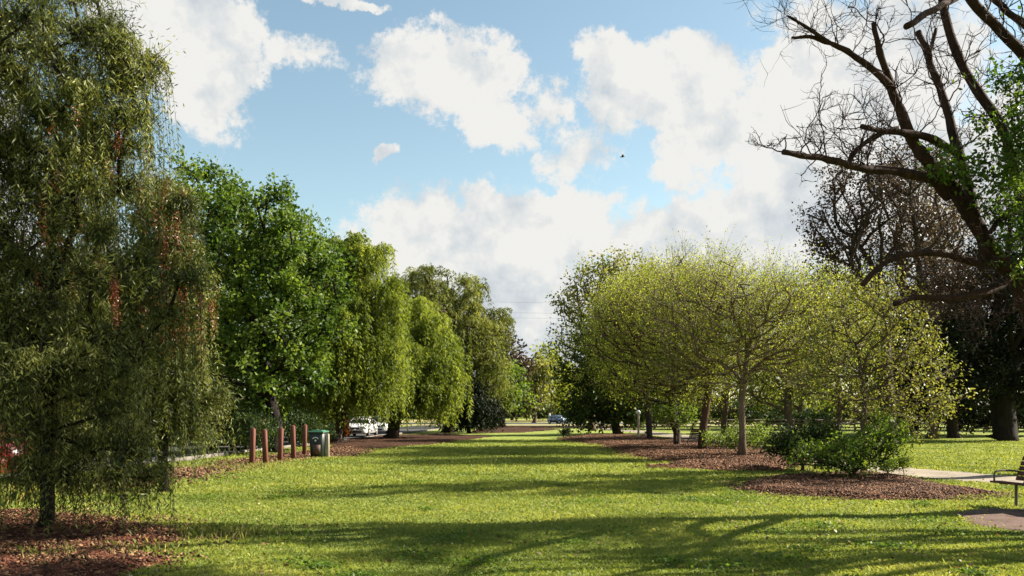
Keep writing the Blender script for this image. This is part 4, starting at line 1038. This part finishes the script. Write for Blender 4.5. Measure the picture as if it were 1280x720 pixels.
# slim pale post with a ball top
px_, py_ = GR(798, 548.6); root = empty('ball_post', (px_, py_, 0), 'slim pale post with rounded top among the far elms', 'post')
mb = MB(); mb.tube([(0, 0, -.05), (0, 0, 1.7)], .075, 10); mb.build('post', M['paleposts'], root)
mb = MB(); zz = np.linspace(-1, 1, 9); mb.tube(np.c_[np.zeros(9), np.zeros(9), 1.78 + .16 * zz], .16 * np.sqrt(np.clip(1 - zz ** 2, .01, 1)), 12); mb.build('ball', M['white'], root, True)

def rail_fence(label, x0, y0, x1, y1, n):
    root = empty('rail_fence', (x0, y0, 0), label, 'fence'); A = np.array([x0, y0]); D = np.array([x1 - x0, y1 - y0]); ang = math.atan2(D[1], D[0])
    rot = [[math.cos(ang), -math.sin(ang), 0], [math.sin(ang), math.cos(ang), 0], [0, 0, 1]]; L = np.linalg.norm(D)
    for k in range(n):
        q = D * k / (n - 1); m = MB(); m.box((q[0], q[1], .58), (.14, .14, 1.3), rot=rot, bev=.012); m.build('post', M['greywood'], root)
    for z in (.45, .78, 1.1):
        m = MB(); nrm = np.array([-D[1], D[0]]) / L * -.095
        for k in range(n - 1):
            c = D * (k + .5) / (n - 1) + nrm; m.box((c[0], c[1], z + .01 * math.sin(k * 5)), (L / (n - 1) - .01, .045, .15), rot=rot)
        m.build('rail', M['greywood'], root)
rail_fence('long grey timber rail fence in front of the right hand hedge', 13.5, 88, 66, 71, 22)

def loft(rings):
    k = len(rings[0]); V = np.concatenate(rings); n = len(rings); i0 = np.arange(k); i1 = (i0 + 1) % k
    fs = [np.stack([i * k + i0, i * k + i1, (i + 1) * k + i1, (i + 1) * k + i0], 1) for i in range(n - 1)]
    c = [rings[0].mean(0), rings[-1].mean(0)]; b = n * k; V = np.vstack([V] + [q[None] for q in c])
    fs.append(np.stack([i1, i0, np.full(k, b), np.full(k, b)], 1)); fs.append(np.stack([(n - 1) * k + i0, (n - 1) * k + i1, np.full(k, b + 1), np.full(k, b + 1)], 1))
    return V, np.concatenate(fs)
def car(label, paint, x, y, rz, group=None):
    """a hatchback; its front looks along local -y"""
    root = empty('parked_car', (x, y, .02), label, 'car', group, rz)
    st = [(-2.12, .58, .36, .58), (-2.05, .74, .26, .70), (-1.86, .85, .22, .80), (-1.3, .885, .22, .90), (-.8, .895, .22, .955), (.4, .90, .22, .975), (1.4, .895, .22, .985), (1.85, .86, .25, .97), (2.03, .78, .30, .90), (2.1, .64, .40, .74)]
    rings = []
    for yy, w, z0, z1 in st:
        zm = z0 + (z1 - z0) * .55
        rings.append(np.array([(x_, yy, z_) for x_, z_ in [(-w * .86, z0), (w * .86, z0), (w * .985, z0 + .08), (w, zm), (w * .965, z1 - .04), (w * .88, z1), (w * .4, z1 + .025), (-w * .4, z1 + .025), (-w * .88, z1), (-w * .965, z1 - .04), (-w, zm), (-w * .985, z0 + .08)]]))
    b = MB(); b.add(*loft(rings)); b.build('body', M[paint], root, True)
    lv = [(.93, -.92, 1.86, .80), (1.15, -.56, 1.68, .755), (1.34, -.24, 1.46, .695), (1.44, .02, 1.28, .62), (1.475, .25, 1.1, .5)]
    def rr(y0, y1, w, z, c=.12): return np.array([(-w + c, y0, z), (w - c, y0, z), (w, y0 + c * 1.6, z), (w, y1 - c * 1.6, z), (w - c, y1, z), (-w + c, y1, z), (-w, y1 - c * 1.6, z), (-w, y0 + c * 1.6, z)])
    b = MB(); b.add(*loft([rr(y0, y1, w, z) for z, y0, y1, w in lv])); b.build('cabin', M[paint], root)
    def at(z):
        zs = [q[0] for q in lv]; return [np.interp(z, zs, [q[i] for q in lv]) for i in (1, 2, 3)]
    def pane(name, P): 
        P = np.array(P); n = unit(np.cross(P[1] - P[0], P[3] - P[0])); m = MB()
        if n @ (P.mean(0) - np.array([0, .4, 1.0])) < 0: n = -n
        V = np.vstack([P + n * .014, P - n * .01]); m.add(V, np.array([[0, 1, 2, 3], [0, 4, 5, 1], [1, 5, 6, 2], [2, 6, 7, 3], [3, 7, 4, 0]])); return m.build(name, M['glass'], root)
    a0, a1, aw = at(.985); b0, b1, bw = at(1.385)
    pane('windscreen', [(-aw + .15, a0, .985), (aw - .15, a0, .985), (bw - .13, b0, 1.385), (-bw + .13, b0, 1.385)])
    pane('rear_window', [(-aw + .17, a1, 1.02), (aw - .17, a1, 1.02), (bw - .16, b1, 1.37), (-bw + .16, b1, 1.37)])
    for s_ in (-1, 1):
        pane('side_window', [(s_ * aw, a0 + .36, 1.0), (s_ * aw, .42, 1.0), (s_ * bw, .42, 1.37), (s_ * bw, b0 + .27, 1.37)])
        pane('side_window', [(s_ * aw, .52, 1.0), (s_ * aw, a1 - .42, 1.0), (s_ * bw, b1 - .34, 1.37), (s_ * bw, .52, 1.37)])
        for y0, y1 in ((-.72, .44), (.5, 1.42)):
            m = MB(); m.box((s_ * .902, (y0 + y1) / 2, .64), (.012, y1 - y0, .56), bev=0); dr = m.build('door', M[paint], root)
            m = MB(); m.box((s_ * .915, y1 - .16, .82), (.02, .17, .03)); m.build('handle', M['trim'], dr)
        m = MB(); m.box((s_ * .97, -.62, 1.02), (.17, .09, .13), bev=.02); m.build('mirror', M[paint], root)
        for yy in (-1.32, 1.30):
            m = MB(); m.tube([(s_ * .72, yy, .31), (s_ * .74, yy, .31), (s_ * .90, yy, .31), (s_ * .925, yy, .31)], [.28, .315, .315, .28], 20); w = m.build('wheel', M['rubber'], root)
            m = MB(); m.tube([(s_ * .90, yy, .31), (s_ * .93, yy, .31)], [.21, .17], 16); m.build('rim', M['rim'], w)
        m = MB(); m.box((s_ * .60, -2.02, .70), (.30, .14, .12), taper=(.9, .7), rot=Matrix.Rotation(R(-14 * s_), 3, 'Z'), bev=.015); m.build('headlight', M['lamp'], root)
        m = MB(); m.box((s_ * .70, 2.0, .84), (.2, .12, .2), bev=.015); m.build('tail_light', M['tail'], root)
    m = MB(); m.box((0, -2.115, .62), (.7, .04, .13), bev=.01); m.box((0, -2.1, .36), (1.05, .05, .14), bev=.01); m.build('grille', M['trim'], root)
    for yy in (-2.15, 2.12):
        m = MB(); m.box((0, yy, .5), (.37, .015, .12)); m.build('number_plate', M['plate'], root)
    return root
AX = math.atan(.063)
car('white hatchback parked facing us beside the weeping trees', 'paint_white', PX(450, 540, 67)[0] - .05, 67.8, -AX)
car('white hatchback parked farther back, mostly hidden behind a weeping trunk', 'paint_white', -11.15, 77.5, -AX)
car('red hatchback at the left edge behind the hanging pepper leaves', 'paint_red', KX(22.2) - .35, 22.2, R(180) - AX)
car('dark red car in shade behind the timber posts', 'paint_shaded_red', KX(43) - 1.6, 43, -AX)
car('blue grey car far off on the cross street', 'paint_blue', PX(698, 520, 150)[0], 150, R(35))

x, y = PX(687, 520, 158)[:2]; mb = MB(); mb.box((0, 0, .82), (.3, .3, 1.75), bev=.03); mb.box((0, 0, 1.73), (.22, .22, .08), taper=(.4, .4))
o = mb.build('white_post', M['white']); o.location = (x, y, 0); tag(o, 'white post left of the far blue grey car', 'post')

# power line crossing high over the far end
def pole(x, y, lab):
    root = empty('power_pole', (x, y, 0), lab, 'power pole')
    m = MB(); m.tube([(0, 0, -.2), (0, 0, 8), (0, 0, 17.2)], [.2, .17, .13], 10); m.build('pole', M['greywood'], root)
    for z in (16.7, 15.3):
        m = MB(); m.box((0, -.16, z), (.12, .12, .14)); m.box((0, -.22, z), (2.2, .1, .12)); m.build('cross_arm', M['greywood'], root)
pole(-8.2, 121, 'far power pole hidden among the left trees'); pole(17, 123, 'far power pole hidden behind the dark round tree')
for k, z in enumerate((16.78, 15.38, 14.7)):
    t_ = np.linspace(0, 1, 17); P = np.c_[-8.2 + 25.2 * t_, 120.76 + 2. * t_, z - .5 * 4 * t_ * (1 - t_) * .5]
    m = MB(); m.tube(P, .008, 5); tag(m.build('power_cable', M['wire']), ['topmost of the thin power cables across the far sky gap', 'middle power cable across the far sky gap', 'lowest power cable across the far sky gap'][k], 'cable', 'power cables')

# bird
c = PX(778, 196, 70); root = empty('flying_bird', tuple(c), 'tiny dark bird flying in the blue gap between the clouds', 'bird')
m = MB(); zz = np.linspace(-1, 1, 9); m.tube(np.c_[.19 * zz, np.zeros(9), .02 * zz], .045 * np.sqrt(np.clip(1 - zz ** 2, .03, 1)), 8); m.build('body', M['feather'], root, True)
for s_ in (-1, 1):
    m = MB(); P = np.array([(.07, 0, .02), (.09, s_ * .2, .12), (.0, s_ * .42, .07), (-.06, s_ * .18, .10), (-.08, 0, .01)])
    V = np.vstack([P, P - np.array([0, 0, .012])]); m.add(V, [[0, 1, 3, 4], [1, 2, 3, 3], [5, 9, 8, 6], [6, 8, 7, 7], [0, 5, 6, 1], [1, 6, 7, 2], [2, 7, 8, 3], [3, 8, 9, 4]]); m.build('wing', M['feather'], root)
